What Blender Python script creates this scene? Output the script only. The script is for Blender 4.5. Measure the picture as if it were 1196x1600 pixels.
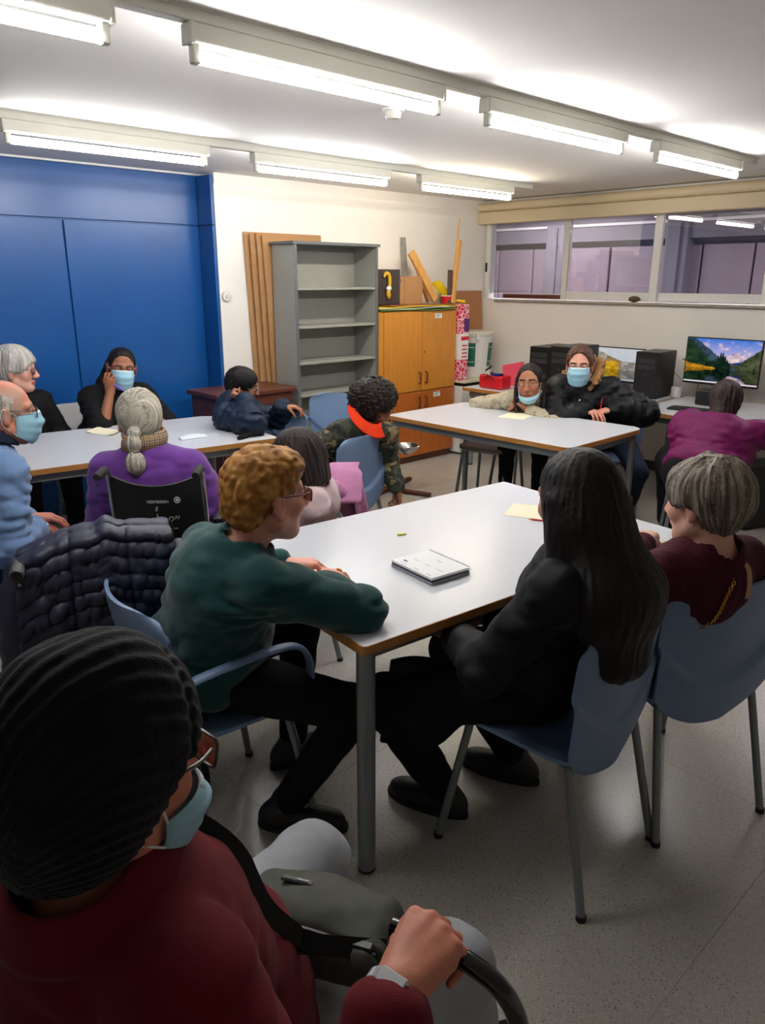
import bpy, bmesh, math, random
import numpy as np
from mathutils import Matrix, Vector
for o in list(bpy.data.objects): bpy.data.objects.remove(o)
scene = bpy.context.scene
COL = scene.collection
PI = math.pi

# ------------------------------------------------------------------ camera, world, exposure
CAM_H = 1.66
cam_data = bpy.data.cameras.new('camera')
cam = bpy.data.objects.new('camera', cam_data); COL.objects.link(cam)
_R = ((0.72665295, 0.20281293, -0.65638587), (-0.68700077, 0.21775735, -0.69326162), (0.00233043, 0.9546982, 0.29756666))
cam.matrix_world = Matrix.Translation((0, 0, CAM_H)) @ Matrix(_R).to_4x4()
cam_data.sensor_width = 36.0; cam_data.lens = 1171.58 / 1600 * 36.0
cam_data.clip_start = 0.05
scene.camera = cam
world = bpy.data.worlds.new('world'); scene.world = world; world.use_nodes = True
world.node_tree.nodes['Background'].inputs[0].default_value = (0.05, 0.06, 0.09, 1)
world.node_tree.nodes['Background'].inputs[1].default_value = 0.05
scene.view_settings.view_transform = 'Standard'
scene.view_settings.look = 'None'
scene.view_settings.gamma = 1.0
scene.view_settings.use_curve_mapping = False
scene.view_settings.exposure = 0.0
TUBE_POWER = 70.0          # emission of the fluorescent tubes

# ------------------------------------------------------------------ materials
def srgb(c):
    c = [x / 255.0 for x in c]
    return tuple(x / 12.92 if x <= 0.04045 else ((x + 0.055) / 1.055) ** 2.4 for x in c) + (1.0,)
MATS = {}
def mat(name, col, rough=0.6, var=0.06, scale=8.0, bump=0.0, bscale=120.0, metal=0.0, spec=0.5, stretch=(1, 1, 1), attr=False, sheen=0.0, coat=0.0, sss=0.0, bdist=0.002, wave=None):
    if name in MATS: return MATS[name]
    m = bpy.data.materials.new(name); m.use_nodes = True
    nt = m.node_tree; N = nt.nodes; L = nt.links
    b = N['Principled BSDF']
    b.inputs['Roughness'].default_value = rough; b.inputs['Metallic'].default_value = metal
    b.inputs['Specular IOR Level'].default_value = spec
    if sheen: b.inputs['Sheen Weight'].default_value = sheen
    if coat: b.inputs['Coat Weight'].default_value = coat; b.inputs['Coat Roughness'].default_value = 0.08
    if sss:
        b.inputs['Subsurface Weight'].default_value = sss
        b.inputs['Subsurface Radius'].default_value = (0.012, 0.005, 0.003); b.inputs['Subsurface Scale'].default_value = 1.0
    tc = N.new('ShaderNodeTexCoord'); mp = N.new('ShaderNodeMapping'); mp.inputs['Scale'].default_value = stretch
    L.new(tc.outputs['Object'], mp.inputs['Vector'])
    nz = N.new('ShaderNodeTexNoise'); nz.inputs['Scale'].default_value = scale; nz.inputs['Detail'].default_value = 4
    L.new(mp.outputs[0], nz.inputs['Vector'])
    mr = N.new('ShaderNodeMapRange'); mr.inputs[1].default_value = 0.25; mr.inputs[2].default_value = 0.75
    mr.inputs[3].default_value = 1 - var; mr.inputs[4].default_value = 1 + var
    L.new(nz.outputs[0], mr.inputs[0])
    mx = N.new('ShaderNodeVectorMath'); mx.operation = 'SCALE'
    if attr:
        a = N.new('ShaderNodeAttribute'); a.attribute_name = 'Col'; L.new(a.outputs['Color'], mx.inputs[0])
    else:
        mx.inputs[0].default_value = srgb(col)[:3]
    L.new(mr.outputs[0], mx.inputs['Scale']); L.new(mx.outputs[0], b.inputs['Base Color'])
    if bump:
        if wave:
            n2 = N.new('ShaderNodeTexWave'); n2.inputs['Scale'].default_value = wave; n2.inputs['Distortion'].default_value = 1.5
        else:
            n2 = N.new('ShaderNodeTexNoise'); n2.inputs['Scale'].default_value = bscale; n2.inputs['Detail'].default_value = 3
        L.new(mp.outputs[0], n2.inputs['Vector'])
        bp = N.new('ShaderNodeBump'); bp.inputs['Strength'].default_value = bump; bp.inputs['Distance'].default_value = bdist
        L.new(n2.outputs[0], bp.inputs['Height']); L.new(bp.outputs[0], b.inputs['Normal'])
    MATS[name] = m; return m
def emis(name, col, power, attr=False):
    m = bpy.data.materials.new(name); m.use_nodes = True; nt = m.node_tree
    nt.nodes.remove(nt.nodes['Principled BSDF'])
    e = nt.nodes.new('ShaderNodeEmission'); e.inputs[0].default_value = col; e.inputs[1].default_value = power
    if attr:
        a = nt.nodes.new('ShaderNodeAttribute'); a.attribute_name = 'Col'; nt.links.new(a.outputs['Color'], e.inputs[0])
    nt.links.new(e.outputs[0], nt.nodes['Material Output'].inputs[0]); return m
def glass_mat(name, tint=(1, 1, 1, 1), boost=1.0):
    m = bpy.data.materials.new(name); m.use_nodes = True; nt = m.node_tree; N = nt.nodes; L = nt.links
    N.remove(N['Principled BSDF'])
    t = N.new('ShaderNodeBsdfTransparent'); t.inputs[0].default_value = tint
    g = N.new('ShaderNodeBsdfGlossy'); g.inputs['Roughness'].default_value = 0.01
    f = N.new('ShaderNodeFresnel'); f.inputs[0].default_value = 1.5
    mu = N.new('ShaderNodeMath'); mu.operation = 'MULTIPLY'; mu.inputs[1].default_value = boost; mu.use_clamp = True
    x = N.new('ShaderNodeMixShader'); L.new(f.outputs[0], mu.inputs[0]); L.new(mu.outputs[0], x.inputs[0]); L.new(t.outputs[0], x.inputs[1]); L.new(g.outputs[0], x.inputs[2])
    L.new(x.outputs[0], N['Material Output'].inputs[0]); return m
def camo_mat(name, cols, scale):
    m = mat(name, (60, 60, 40), rough=0.8, bump=0.3, bscale=40)
    nt = m.node_tree; N = nt.nodes; L = nt.links; b = N['Principled BSDF']
    tc = N.new('ShaderNodeTexCoord'); nz = N.new('ShaderNodeTexNoise'); nz.inputs['Scale'].default_value = scale
    nz.inputs['Detail'].default_value = 2.5; nz.inputs['Distortion'].default_value = 0.6
    L.new(tc.outputs['Object'], nz.inputs['Vector'])
    r = N.new('ShaderNodeValToRGB'); r.color_ramp.interpolation = 'CONSTANT'
    e = r.color_ramp.elements; e[0].position = 0; e[0].color = srgb(cols[0][1]); e[1].position = cols[1][0]; e[1].color = srgb(cols[1][1])
    for p, c in cols[2:]:
        k = e.new(p); k.color = srgb(c)
    L.new(nz.outputs[0], r.inputs[0]); L.new(r.outputs[0], b.inputs['Base Color']); return m

# ------------------------------------------------------------------ objects
ORG = {}
def setp(o, label=None, cat=None, group=None, kind=None):
    if label: o['label'] = label
    if cat: o['category'] = cat
    if group: o['group'] = group
    if kind: o['kind'] = kind
    return o
def thing(name, label, cat, loc=(0, 0, 0), rz=0.0, group=None, kind=None):
    o = bpy.data.objects.new(name, None); COL.objects.link(o); o.location = loc; o.rotation_euler = (0, 0, rz)
    o.empty_display_size = 0.05
    ORG[o.name] = np.array(loc, float)
    return setp(o, label, cat, group, kind)
def mesh_obj(name, V, Fc, m, parent=None, origin=None, smooth=True, cols=None, local=False, sharp=40):
    """V world coords unless local; parent = Empty / mesh without rotation when world coords are used."""
    V = np.asarray(V, np.float64)
    if parent is not None and not local: V = V - ORG[parent.name]
    org = np.zeros(3)
    if parent is None:
        org = np.array(origin if origin is not None else [(V[:, 0].min() + V[:, 0].max()) / 2, (V[:, 1].min() + V[:, 1].max()) / 2, V[:, 2].min()], float)
        V = V - org
    me = bpy.data.meshes.new(name)
    if isinstance(Fc, np.ndarray) and Fc.ndim == 2:
        n, k = Fc.shape
        me.vertices.add(len(V)); me.vertices.foreach_set('co', V.astype(np.float32).ravel())
        me.loops.add(n * k); me.loops.foreach_set('vertex_index', Fc.astype(np.int32).ravel())
        me.polygons.add(n); me.polygons.foreach_set('loop_start', np.arange(n, dtype=np.int32) * k)
        me.update(calc_edges=True)
    else:
        me.from_pydata(V.tolist(), [], [list(f) for f in Fc]); me.update()
    if smooth:
        me.polygons.foreach_set('use_smooth', np.ones(len(me.polygons), bool))
        if sharp is not None and sharp < 180: me.set_sharp_from_angle(angle=math.radians(sharp))
    if cols is not None:
        ca = me.color_attributes.new('Col', 'FLOAT_COLOR', 'POINT')
        c4 = np.ones((len(V), 4), np.float32); c4[:, :3] = cols; ca.data.foreach_set('color', c4.ravel())
    if m is not None: me.materials.append(m)
    o = bpy.data.objects.new(name, me); COL.objects.link(o)
    if parent is not None:
        o.parent = parent; ORG[o.name] = np.zeros(3) if local else ORG[parent.name]
    else:
        o.location = org; ORG[o.name] = org
    return o
def dup(root, loc, rz, label=None, group=None):
    c = root.copy(); COL.objects.link(c); c.location = loc; c.rotation_euler = (0, 0, rz); ORG[c.name] = np.array(loc, float)
    setp(c, label, None, group)
    def rec(a, b):
        for ch in list(a.children):
            k = ch.copy(); COL.objects.link(k); k.parent = b; ORG[k.name] = ORG[b.name]
            rec(ch, k)
    rec(root, c); return c

# ------------------------------------------------------------------ geometry: every function returns (V, F)
def join(*gs):
    V = []; Fc = []; n = 0
    for v, f in gs:
        v = np.asarray(v, float); V.append(v); Fc += [[i + n for i in q] for q in (f.tolist() if isinstance(f, np.ndarray) else f)]; n += len(v)
    return np.concatenate(V), Fc
def xf(g, R=None, t=None):
    V = np.asarray(g[0], float)
    if R is not None: V = V @ np.asarray(R, float).T
    if t is not None: V = V + np.asarray(t, float)
    return V, g[1]
def rotz(a): c, s = math.cos(a), math.sin(a); return np.array([[c, -s, 0], [s, c, 0], [0, 0, 1.]])
def rotx(a): c, s = math.cos(a), math.sin(a); return np.array([[1., 0, 0], [0, c, -s], [0, s, c]])
def roty(a): c, s = math.cos(a), math.sin(a); return np.array([[c, 0, s], [0, 1., 0], [-s, 0, c]])
def box(x0, x1, y0, y1, z0, z1, bev=0.0, seg=2):
    bm = bmesh.new(); bmesh.ops.create_cube(bm, size=1.0)
    for v in bm.verts: v.co = ((x0 + x1) / 2 + v.co.x * (x1 - x0), (y0 + y1) / 2 + v.co.y * (y1 - y0), (z0 + z1) / 2 + v.co.z * (z1 - z0))
    if bev: bmesh.ops.bevel(bm, geom=list(bm.edges), offset=bev, segments=seg, profile=0.5, affect='EDGES')
    bm.verts.index_update()
    r = (np.array([v.co[:] for v in bm.verts]), [[v.index for v in f.verts] for f in bm.faces]); bm.free(); return r
def cbox(c, h, R=None, bev=0.0, seg=2):
    g = box(-h[0], h[0], -h[1], h[1], -h[2], h[2], bev, seg); return xf(g, R, c)
def tube(pts, r, n=10, closed=False, cap=True, flat=None):
    """sweep; r scalar or per point; flat=(axis, k): squash cross-section along axis by k"""
    P = np.asarray(pts, float); m = len(P); rr = np.broadcast_to(np.asarray(r, float), (m,))
    T = np.zeros_like(P)
    if closed: T = np.roll(P, -1, 0) - np.roll(P, 1, 0)
    else:
        T[1:-1] = P[2:] - P[:-2]; T[0] = P[1] - P[0]; T[-1] = P[-1] - P[-2]
    T /= np.linalg.norm(T, axis=1)[:, None] + 1e-12
    a = np.array([0, 0, 1.]) if abs(T[0][2]) < 0.9 else np.array([1., 0, 0])
    V = []; u = np.cross(T[0], a); u /= np.linalg.norm(u)
    for i in range(m):
        u = u - T[i] * (u @ T[i]); u /= np.linalg.norm(u) + 1e-12; w = np.cross(T[i], u)
        th = np.arange(n) * 2 * PI / n
        off = rr[i] * (np.cos(th)[:, None] * u + np.sin(th)[:, None] * w)
        if flat is not None:
            ax = np.asarray(flat[0], float); off = off + (flat[1] - 1) * (off @ ax)[:, None] * ax
        V.append(P[i] + off)
    Fc = []
    for i in range(m if closed else m - 1):
        j = (i + 1) % m
        for k in range(n): Fc.append([i * n + k, i * n + (k + 1) % n, j * n + (k + 1) % n, j * n + k])
    V = np.concatenate(V)
    if cap and not closed:
        Fc.append(list(range(n))[::-1]); Fc.append([(m - 1) * n + k for k in range(n)])
    return V, Fc
def smoothpts(pts, n=8):
    P = np.asarray(pts, float); m = len(P); out = []
    for i in range(m - 1):
        p0 = P[max(i - 1, 0)]; p1 = P[i]; p2 = P[i + 1]; p3 = P[min(i + 2, m - 1)]
        for t in np.linspace(0, 1, n, endpoint=False):
            out.append(0.5 * ((2 * p1) + (-p0 + p2) * t + (2 * p0 - 5 * p1 + 4 * p2 - p3) * t * t + (-p0 + 3 * p1 - 3 * p2 + p3) * t ** 3))
    out.append(P[-1]); return np.array(out)
def lathe(prof, c=(0, 0, 0), n=24, R=None, sx=1.0, sy=1.0):
    V = []; Fc = []; m = len(prof)
    for r, z in prof:
        for k in range(n):
            a = 2 * PI * k / n; V.append((r * sx * math.cos(a), r * sy * math.sin(a), z))
    for i in range(m - 1):
        for k in range(n): Fc.append([i * n + k, i * n + (k + 1) % n, (i + 1) * n + (k + 1) % n, (i + 1) * n + k])
    Fc.append(list(range(n))[::-1]); Fc.append([(m - 1) * n + k for k in range(n)])
    return xf((np.array(V), Fc), R, c)
def prism(poly, z0, z1):
    n = len(poly); V = [(x, y, z0) for x, y in poly] + [(x, y, z1) for x, y in poly]
    Fc = [list(range(n))[::-1], [n + i for i in range(n)]] + [[i, (i + 1) % n, n + (i + 1) % n, n + i] for i in range(n)]
    return np.array(V, float), Fc
def rrect(x0, x1, y0, y1, r, n=5, rs=None):
    """rounded rectangle, rs = radius per corner (x1y1, x0y1, x0y0, x1y0)"""
    rs = rs or (r,) * 4; out = []
    for (cx, cy, sx, sy, a0), q in zip(((x1, y1, -1, -1, 0), (x0, y1, 1, -1, 90), (x0, y0, 1, 1, 180), (x1, y0, -1, 1, 270)), rs):
        for k in range(n + 1):
            a = math.radians(a0 + 90 * k / n); out.append((cx + sx * q + q * math.cos(a), cy + sy * q + q * math.sin(a)))
    return out
def grid(fn, nu, nv, thick=0.0):
    """fn(u,v in 0..1 arrays)->(..,3). thick: closed shell, offset along normals"""
    U, W = np.meshgrid(np.linspace(0, 1, nu), np.linspace(0, 1, nv), indexing='ij')
    P = np.asarray(fn(U, W)).reshape(nu, nv, 3)
    idx = np.arange(nu * nv).reshape(nu, nv)
    q = np.stack([idx[:-1, :-1], idx[1:, :-1], idx[1:, 1:], idx[:-1, 1:]], -1).reshape(-1, 4)
    if not thick: return P.reshape(-1, 3), q.tolist()
    du = np.gradient(P, axis=0); dv = np.gradient(P, axis=1); n = np.cross(du, dv); n /= np.linalg.norm(n, axis=-1, keepdims=True) + 1e-12
    A = (P + n * thick / 2).reshape(-1, 3); B = (P - n * thick / 2).reshape(-1, 3); M = nu * nv
    Fc = q.tolist() + (q[:, ::-1] + M).tolist()
    loop = list(idx[:, 0]) + list(idx[-1, 1:]) + list(idx[-2::-1, -1]) + list(idx[0, -2:0:-1])
    for a, b in zip(loop, loop[1:] + loop[:1]): Fc.append([b, a, a + M, b + M])
    return np.concatenate([A, B]), Fc
def sphere(c, r, nu=16, nv=10, R=None):
    r = np.broadcast_to(np.asarray(r, float), (3,))
    prof = [(max(math.sin(PI * i / nv), 1e-4), -math.cos(PI * i / nv)) for i in range(nv + 1)]
    V, Fc = lathe(prof, n=nu); V = V * r; return xf((V, Fc), R, c)
def textmesh(name, s, size, m, parent, o, ex, ey, depth=0.0004, local=True, align='LEFT', shear=0.0):
    cu = bpy.data.curves.new(name, 'FONT'); cu.body = s; cu.size = size; cu.extrude = depth; cu.align_x = align; cu.shear = shear
    t = bpy.data.objects.new(name + '_tmp', cu); COL.objects.link(t)
    dg = bpy.context.evaluated_depsgraph_get(); me0 = t.evaluated_get(dg).to_mesh()
    V = np.array([v.co[:] for v in me0.vertices]); Fc = [list(p.vertices) for p in me0.polygons]
    bpy.data.objects.remove(t); bpy.data.curves.remove(cu)
    ex = np.asarray(ex, float); ey = np.asarray(ey, float); nz = np.cross(ex, ey)
    W = np.asarray(o, float) + V[:, :1] * ex + V[:, 1:2] * ey + V[:, 2:3] * nz
    return mesh_obj(name, W, Fc, m, parent, smooth=False, local=local)

# ------------------------------------------------------------------ signed distance modelling
def nrm(v): v = np.asarray(v, float); return v / (np.linalg.norm(v) + 1e-12)
_rng = np.random.RandomState(7); _LAT = _rng.rand(64, 64, 64).astype(np.float32)
def vnoise(x, y, z, s, seed=0):
    x = x / s + seed * 7.31; y = y / s + seed * 3.17; z = z / s + seed * 5.73
    xi = np.floor(x).astype(int); yi = np.floor(y).astype(int); zi = np.floor(z).astype(int)
    fx = x - xi; fy = y - yi; fz = z - zi
    fx = fx * fx * (3 - 2 * fx); fy = fy * fy * (3 - 2 * fy); fz = fz * fz * (3 - 2 * fz)
    r = 0
    for a in (0, 1):
        for b in (0, 1):
            for c in (0, 1):
                w = (fx if a else 1 - fx) * (fy if b else 1 - fy) * (fz if c else 1 - fz)
                r = r + w * _LAT[(xi + a) % 64, (yi + b) % 64, (zi + c) % 64]
    return r - 0.5
def axis(lo, hi, h, fine):
    brk = sorted({lo, hi} | {min(max(q, lo), hi) for f in fine for q in f[:2]}); xs = [lo]
    for a, b in zip(brk[:-1], brk[1:]):
        if b - a < 1e-6: continue
        mid = (a + b) / 2; hh = min([h] + [f[2] for f in fine if f[0] <= mid <= f[1]])
        n = max(1, int(math.ceil((b - a) / hh))); xs += list(a + (b - a) * np.arange(1, n + 1) / n)
    return np.array(xs, np.float32)
def cone(a, b, ra, rb=None, L=None, s=1.0):
    """rounded cone a-b; optional stretch s along L"""
    a = np.asarray(a, np.float32); b = np.asarray(b, np.float32); rb = ra if rb is None else rb
    ba = b - a; bb = float(ba @ ba) + 1e-9; Lv = None if L is None else nrm(L).astype(np.float32)
    def fn(X, Y, Z):
        px, py, pz = X - a[0], Y - a[1], Z - a[2]
        t = np.clip((px * ba[0] + py * ba[1] + pz * ba[2]) / bb, 0, 1)
        px = px - t * ba[0]; py = py - t * ba[1]; pz = pz - t * ba[2]
        q = px * px + py * py + pz * pz
        if Lv is not None:
            l = px * Lv[0] + py * Lv[1] + pz * Lv[2]; q = q - l * l * (1 - 1 / (s * s))
        return np.sqrt(np.maximum(q, 0)) - (ra + t * (rb - ra))
    m = max(ra, rb) * max(1, s); return fn, np.minimum(a, b) - m, np.maximum(a, b) + m
def ell(c, r, A=None):
    c = np.asarray(c, np.float32); r = np.asarray(r, np.float32); A = np.eye(3) if A is None else np.asarray(A); A = A.astype(np.float32)
    def fn(X, Y, Z):
        px, py, pz = X - c[0], Y - c[1], Z - c[2]; k0 = 0; k1 = 0
        for i in range(3):
            q = px * A[i, 0] + py * A[i, 1] + pz * A[i, 2]; k0 = k0 + (q / r[i]) ** 2; k1 = k1 + (q / r[i] ** 2) ** 2
        k0 = np.sqrt(k0); return k0 * (k0 - 1) / np.sqrt(k1 + 1e-12)
    m = np.sqrt(((A * r[:, None]) ** 2).sum(0)); return fn, c - m, c + m
def rbox(c, h, A=None, r=0.01):
    c = np.asarray(c, np.float32); h = np.asarray(h, np.float32); A = np.eye(3) if A is None else np.asarray(A); A = A.astype(np.float32)
    def fn(X, Y, Z):
        px, py, pz = X - c[0], Y - c[1], Z - c[2]; o = 0; mi = None
        for i in range(3):
            q = np.abs(px * A[i, 0] + py * A[i, 1] + pz * A[i, 2]) - (h[i] - r); o = o + np.maximum(q, 0) ** 2; mi = q if mi is None else np.maximum(mi, q)
        return np.sqrt(o) + np.minimum(mi, 0) - r
    m = np.abs(A * h[:, None]).sum(0); return fn, c - m, c + m
class Field:
    def __init__(s, lo, hi, h, fine=()):
        """fine: list of (center, radius, h)"""
        s.h = h; s.ax = [axis(lo[i], hi[i], h, [(c[i] - r, c[i] + r, hf) for c, r, hf in fine]) for i in range(3)]
        s.d = np.full([len(a) for a in s.ax], 1.0, np.float32)
    def blk(s, lo, hi, m):
        sl = []; co = []
        for i in range(3):
            a = max(int(np.searchsorted(s.ax[i], lo[i] - m)) - 2, 0); b = min(int(np.searchsorted(s.ax[i], hi[i] + m)) + 2, len(s.ax[i]))
            if b <= a: return None
            sl.append(slice(a, b)); sh = [1, 1, 1]; sh[i] = -1; co.append(s.ax[i][a:b].reshape(sh))
        return tuple(sl), co
    def add(s, p, k=0.02):
        q = s.blk(p[1], p[2], k + 0.01)
        if q is None: return s
        a = s.d[q[0]]; b = p[0](*q[1])
        h = np.maximum(k - np.abs(a - b), 0) if k else 0
        s.d[q[0]] = np.minimum(a, b) - (h * h / (4 * k) if k else 0); return s
    def sub(s, p, k=0.005):
        q = s.blk(p[1], p[2], k + 0.01)
        if q is None: return s
        a = s.d[q[0]]; b = -p[0](*q[1]); h = np.maximum(k - np.abs(a - b), 0)
        s.d[q[0]] = np.maximum(a, b) + h * h / (4 * k); return s
    def cut(s, pt, n, k=0.004):
        """remove the side n points to"""
        n = nrm(n); X, Y, Z = [a.reshape([-1 if i == j else 1 for j in range(3)]) for i, a in enumerate(s.ax)]
        b = ((X - pt[0]) * n[0] + (Y - pt[1]) * n[1] + (Z - pt[2]) * n[2]).astype(np.float32)
        h = np.maximum(k - np.abs(s.d - b), 0); s.d = np.maximum(s.d, b) + h * h / (4 * k); return s
    def disp(s, fn, band=0.05):
        I = np.nonzero(np.abs(s.d) < band); s.d[I] += fn(s.ax[0][I[0]], s.ax[1][I[1]], s.ax[2][I[2]]).astype(np.float32); return s
    def mesh(s, smooth=1):
        d = s.d
        for i in range(3):   # close at the border
            sl = [slice(None)] * 3; sl[i] = 0; d[tuple(sl)] = np.maximum(d[tuple(sl)], 1e-3); sl[i] = -1; d[tuple(sl)] = np.maximum(d[tuple(sl)], 1e-3)
        ins = d < 0; n = np.array(d.shape) - 1
        cnt = np.zeros(n, np.int8)
        for a in (0, 1):
            for b in (0, 1):
                for c in (0, 1): cnt += ins[a:n[0] + a, b:n[1] + b, c:n[2] + c]
        I = np.nonzero((cnt > 0) & (cnt < 8)); N = len(I[0])
        idx = np.full(n, -1, np.int32); idx[I] = np.arange(N)
        acc = np.zeros((N, 3)); ne = np.zeros(N)
        val = {(a, b, c): d[I[0] + a, I[1] + b, I[2] + c] for a in (0, 1) for b in (0, 1) for c in (0, 1)}
        for ax in range(3):
            o1, o2 = [i for i in range(3) if i != ax]
            for a in (0, 1):
                for b in (0, 1):
                    k0 = [0, 0, 0]; k0[o1] = a; k0[o2] = b; k1 = list(k0); k1[ax] = 1
                    v0 = val[tuple(k0)]; v1 = val[tuple(k1)]; m = (v0 < 0) != (v1 < 0)
                    t = np.where(m, v0 / np.where(m, v0 - v1, 1), 0)
                    acc[:, ax] += np.where(m, t, 0); acc[:, o1] += np.where(m, a, 0); acc[:, o2] += np.where(m, b, 0); ne += m
        acc /= ne[:, None]
        V = np.stack([s.ax[i][I[i]] + acc[:, i] * (s.ax[i][I[i] + 1] - s.ax[i][I[i]]) for i in range(3)], 1)
        Q = []
        for ax in range(3):
            o1, o2 = [(1, 2), (2, 0), (0, 1)][ax]
            s0 = [slice(1, -1)] * 3; s0[ax] = slice(0, -1); s1 = [slice(1, -1)] * 3; s1[ax] = slice(1, None)
            A = ins[tuple(s0)]; B = ins[tuple(s1)]; E = np.nonzero(A != B); fl = A[E]
            P = [e.copy() for e in E]; P[o1] = P[o1] + 1; P[o2] = P[o2] + 1
            def cell(a, b):
                q = [p.copy() for p in P]; q[o1] = q[o1] - a; q[o2] = q[o2] - b; return idx[tuple(q)]
            q = np.stack([cell(1, 1), cell(0, 1), cell(0, 0), cell(1, 0)], 1); q[~fl] = q[~fl][:, ::-1]; Q.append(q)
        Q = np.concatenate(Q)
        for _ in range(smooth):
            S = np.zeros_like(V); c = np.zeros(N)
            for a, b in ((0, 1), (1, 2), (2, 3), (3, 0)):
                for x, y in ((a, b), (b, a)):
                    for j in range(3): S[:, j] += np.bincount(Q[:, x], V[Q[:, y], j], N)
                    c += np.bincount(Q[:, x], minlength=N)
            V = 0.5 * V + 0.5 * S / np.maximum(c, 1)[:, None]
        return V, Q
# ------------------------------------------------------------------ common materials
M_wall = mat('wall_paint', (247, 242, 235), rough=0.7, var=0.02, scale=2.5, bump=0.08, bscale=60)
M_ceil = mat('ceiling_paint', (232, 229, 226), rough=0.8, var=0.015, scale=1.5, bump=0.05, bscale=40)
M_blue = mat('blue_paint', (18, 80, 148), rough=0.30, var=0.07, scale=3.0, bump=0.06, bscale=25)
M_white = mat('white_lacquer', (232, 231, 228), rough=0.35, var=0.015)
M_cream = mat('cream_enamel', (226, 208, 172), rough=0.5, var=0.02)
M_grey = mat('grey_metal', (128, 134, 136), rough=0.35, metal=0.35, var=0.03)
M_steel = mat('chrome_steel', (190, 192, 195), rough=0.18, metal=1.0, var=0.03)
M_black = mat('black_plastic', (18, 18, 20), rough=0.42, var=0.1)
M_rubber = mat('black_rubber', (22, 22, 23), rough=0.75, var=0.1)
M_lam = mat('white_laminate', (214, 217, 224), rough=0.27, var=0.012, scale=3, spec=0.5)
M_edge = mat('beech_edge', (176, 122, 62), rough=0.4, var=0.14, scale=5, stretch=(1, 1, 14))
M_chair = mat('blue_chair_plastic', (106, 130, 164), rough=0.42, var=0.03, bump=0.12, bscale=500)
M_shelf = mat('grey_shelf_steel', (150, 150, 142), rough=0.42, var=0.03)
M_shelfd = mat('grey_shelf_edge', (92, 96, 98), rough=0.45, var=0.03)
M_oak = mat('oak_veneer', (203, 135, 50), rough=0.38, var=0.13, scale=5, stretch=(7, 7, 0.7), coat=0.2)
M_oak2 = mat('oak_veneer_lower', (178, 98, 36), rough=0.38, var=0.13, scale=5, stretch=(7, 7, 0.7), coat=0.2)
M_brown = mat('dark_brown_wood', (92, 48, 36), rough=0.35, var=0.2, scale=5, stretch=(7, 7, 0.8))
M_card = mat('cardboard', (176, 132, 88), rough=0.8, var=0.06, scale=6, stretch=(1, 1, 3))
M_pine = mat('pine_wood', (214, 160, 88), rough=0.55, var=0.14, scale=6, stretch=(9, 9, 0.8))
M_paper = mat('cream_paper', (246, 238, 208), rough=0.8, var=0.01)
M_wpaper = mat('white_paper', (244, 244, 244), rough=0.75, var=0.01)
M_ink = mat('dark_ink', (40, 42, 50), rough=0.8)
M_print = mat('white_print', (225, 225, 225), rough=0.6)
M_red = mat('red_plastic', (205, 26, 40), rough=0.35, var=0.05)

# terrazzo
M_floor = mat('terrazzo', (180, 176, 167), rough=0.24, var=0.03, scale=60)
def _terrazzo():
    nt = M_floor.node_tree; N = nt.nodes; L = nt.links; b = N['Principled BSDF']
    tc = N.new('ShaderNodeTexCoord')
    base = b.inputs['Base Color'].links[0].from_socket
    prev = base
    for sc, lo, hi, c in ((120, 0.10, 0.30, (228, 224, 214)), (85, 0.10, 0.26, (90, 86, 80)), (210, 0.15, 0.38, (214, 206, 192))):
        v = N.new('ShaderNodeTexVoronoi'); v.inputs['Scale'].default_value = sc; L.new(tc.outputs['Object'], v.inputs['Vector'])
        r = N.new('ShaderNodeMapRange'); r.inputs[1].default_value = lo; r.inputs[2].default_value = hi; r.inputs[3].default_value = 0.75; r.inputs[4].default_value = 0
        L.new(v.outputs['Distance'], r.inputs[0])
        x = N.new('ShaderNodeMix'); x.data_type = 'RGBA'; L.new(r.outputs[0], x.inputs[0]); L.new(prev, x.inputs[6]); x.inputs[7].default_value = srgb(c); prev = x.outputs[2]
    L.new(prev, b.inputs['Base Color'])
_terrazzo()

# ------------------------------------------------------------------ room shell
X0, X1, Y0, Y1, ZC = -3.2, 6.35, -3.8, 5.22, 2.40
def struct(name, g, m, parent=None, **k):
    o = mesh_obj(name, g[0], g[1], m, parent, smooth=False, **k)
    if parent is None: o['kind'] = 'structure'
    return o
floor = struct('floor', box(X0 - .3, X1 + .2, Y0 - .3, 5.62, -0.12, -0.0015), M_floor)
tile_me = None
for i in range(10):
    for j in range(10):
        ax = 1.13 - 6.0 + 1.2 * i; ay = 0.53 - 6.0 + 1.2 * j
        a, b, c, d = max(ax + .0006, X0 - .3), min(ax + 1.1994, X1 + .2), max(ay + .0006, Y0 - .3), min(ay + 1.1994, 5.62)
        if b - a < .05 or d - c < .05: continue
        struct('floor_tile', box(a, b, c, d, -0.0015, 0.0), M_floor, floor)
ceiling = struct('ceiling', box(X0 - .3, X1 + .2, Y0 - .3, 5.62, ZC, ZC + .12), M_ceil)
RX = 3.215
wl = struct('wall_left', box(RX, X1 + .2, Y1, Y1 + .4, 0, ZC), M_wall)
wb = struct('wall_left_recess', box(X0 - .3, RX, 5.44, 5.62, 0, ZC), M_blue)
g = .004
for a, b, c, d in ((2.155, RX - .03, 0.01, 2.034), (1.07, 2.145, 0.01, 2.034), (-.02, 1.06, 0.01, 2.034), (-1.1, -.03, 0.01, 2.034), (-2.2, -1.11, .01, 2.034), (-3.3, -2.21, .01, 2.034), (-3.3, RX - .03, 2.044, ZC - .012)):
    struct('wall_panel', box(a, b, 5.42, 5.44, c, d, .003, 1), M_blue, wb)
struct('wall_return', box(RX - .028, RX - .002, 5.225, 5.44, .0, 2.036, .002, 1), M_blue, wb)
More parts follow.
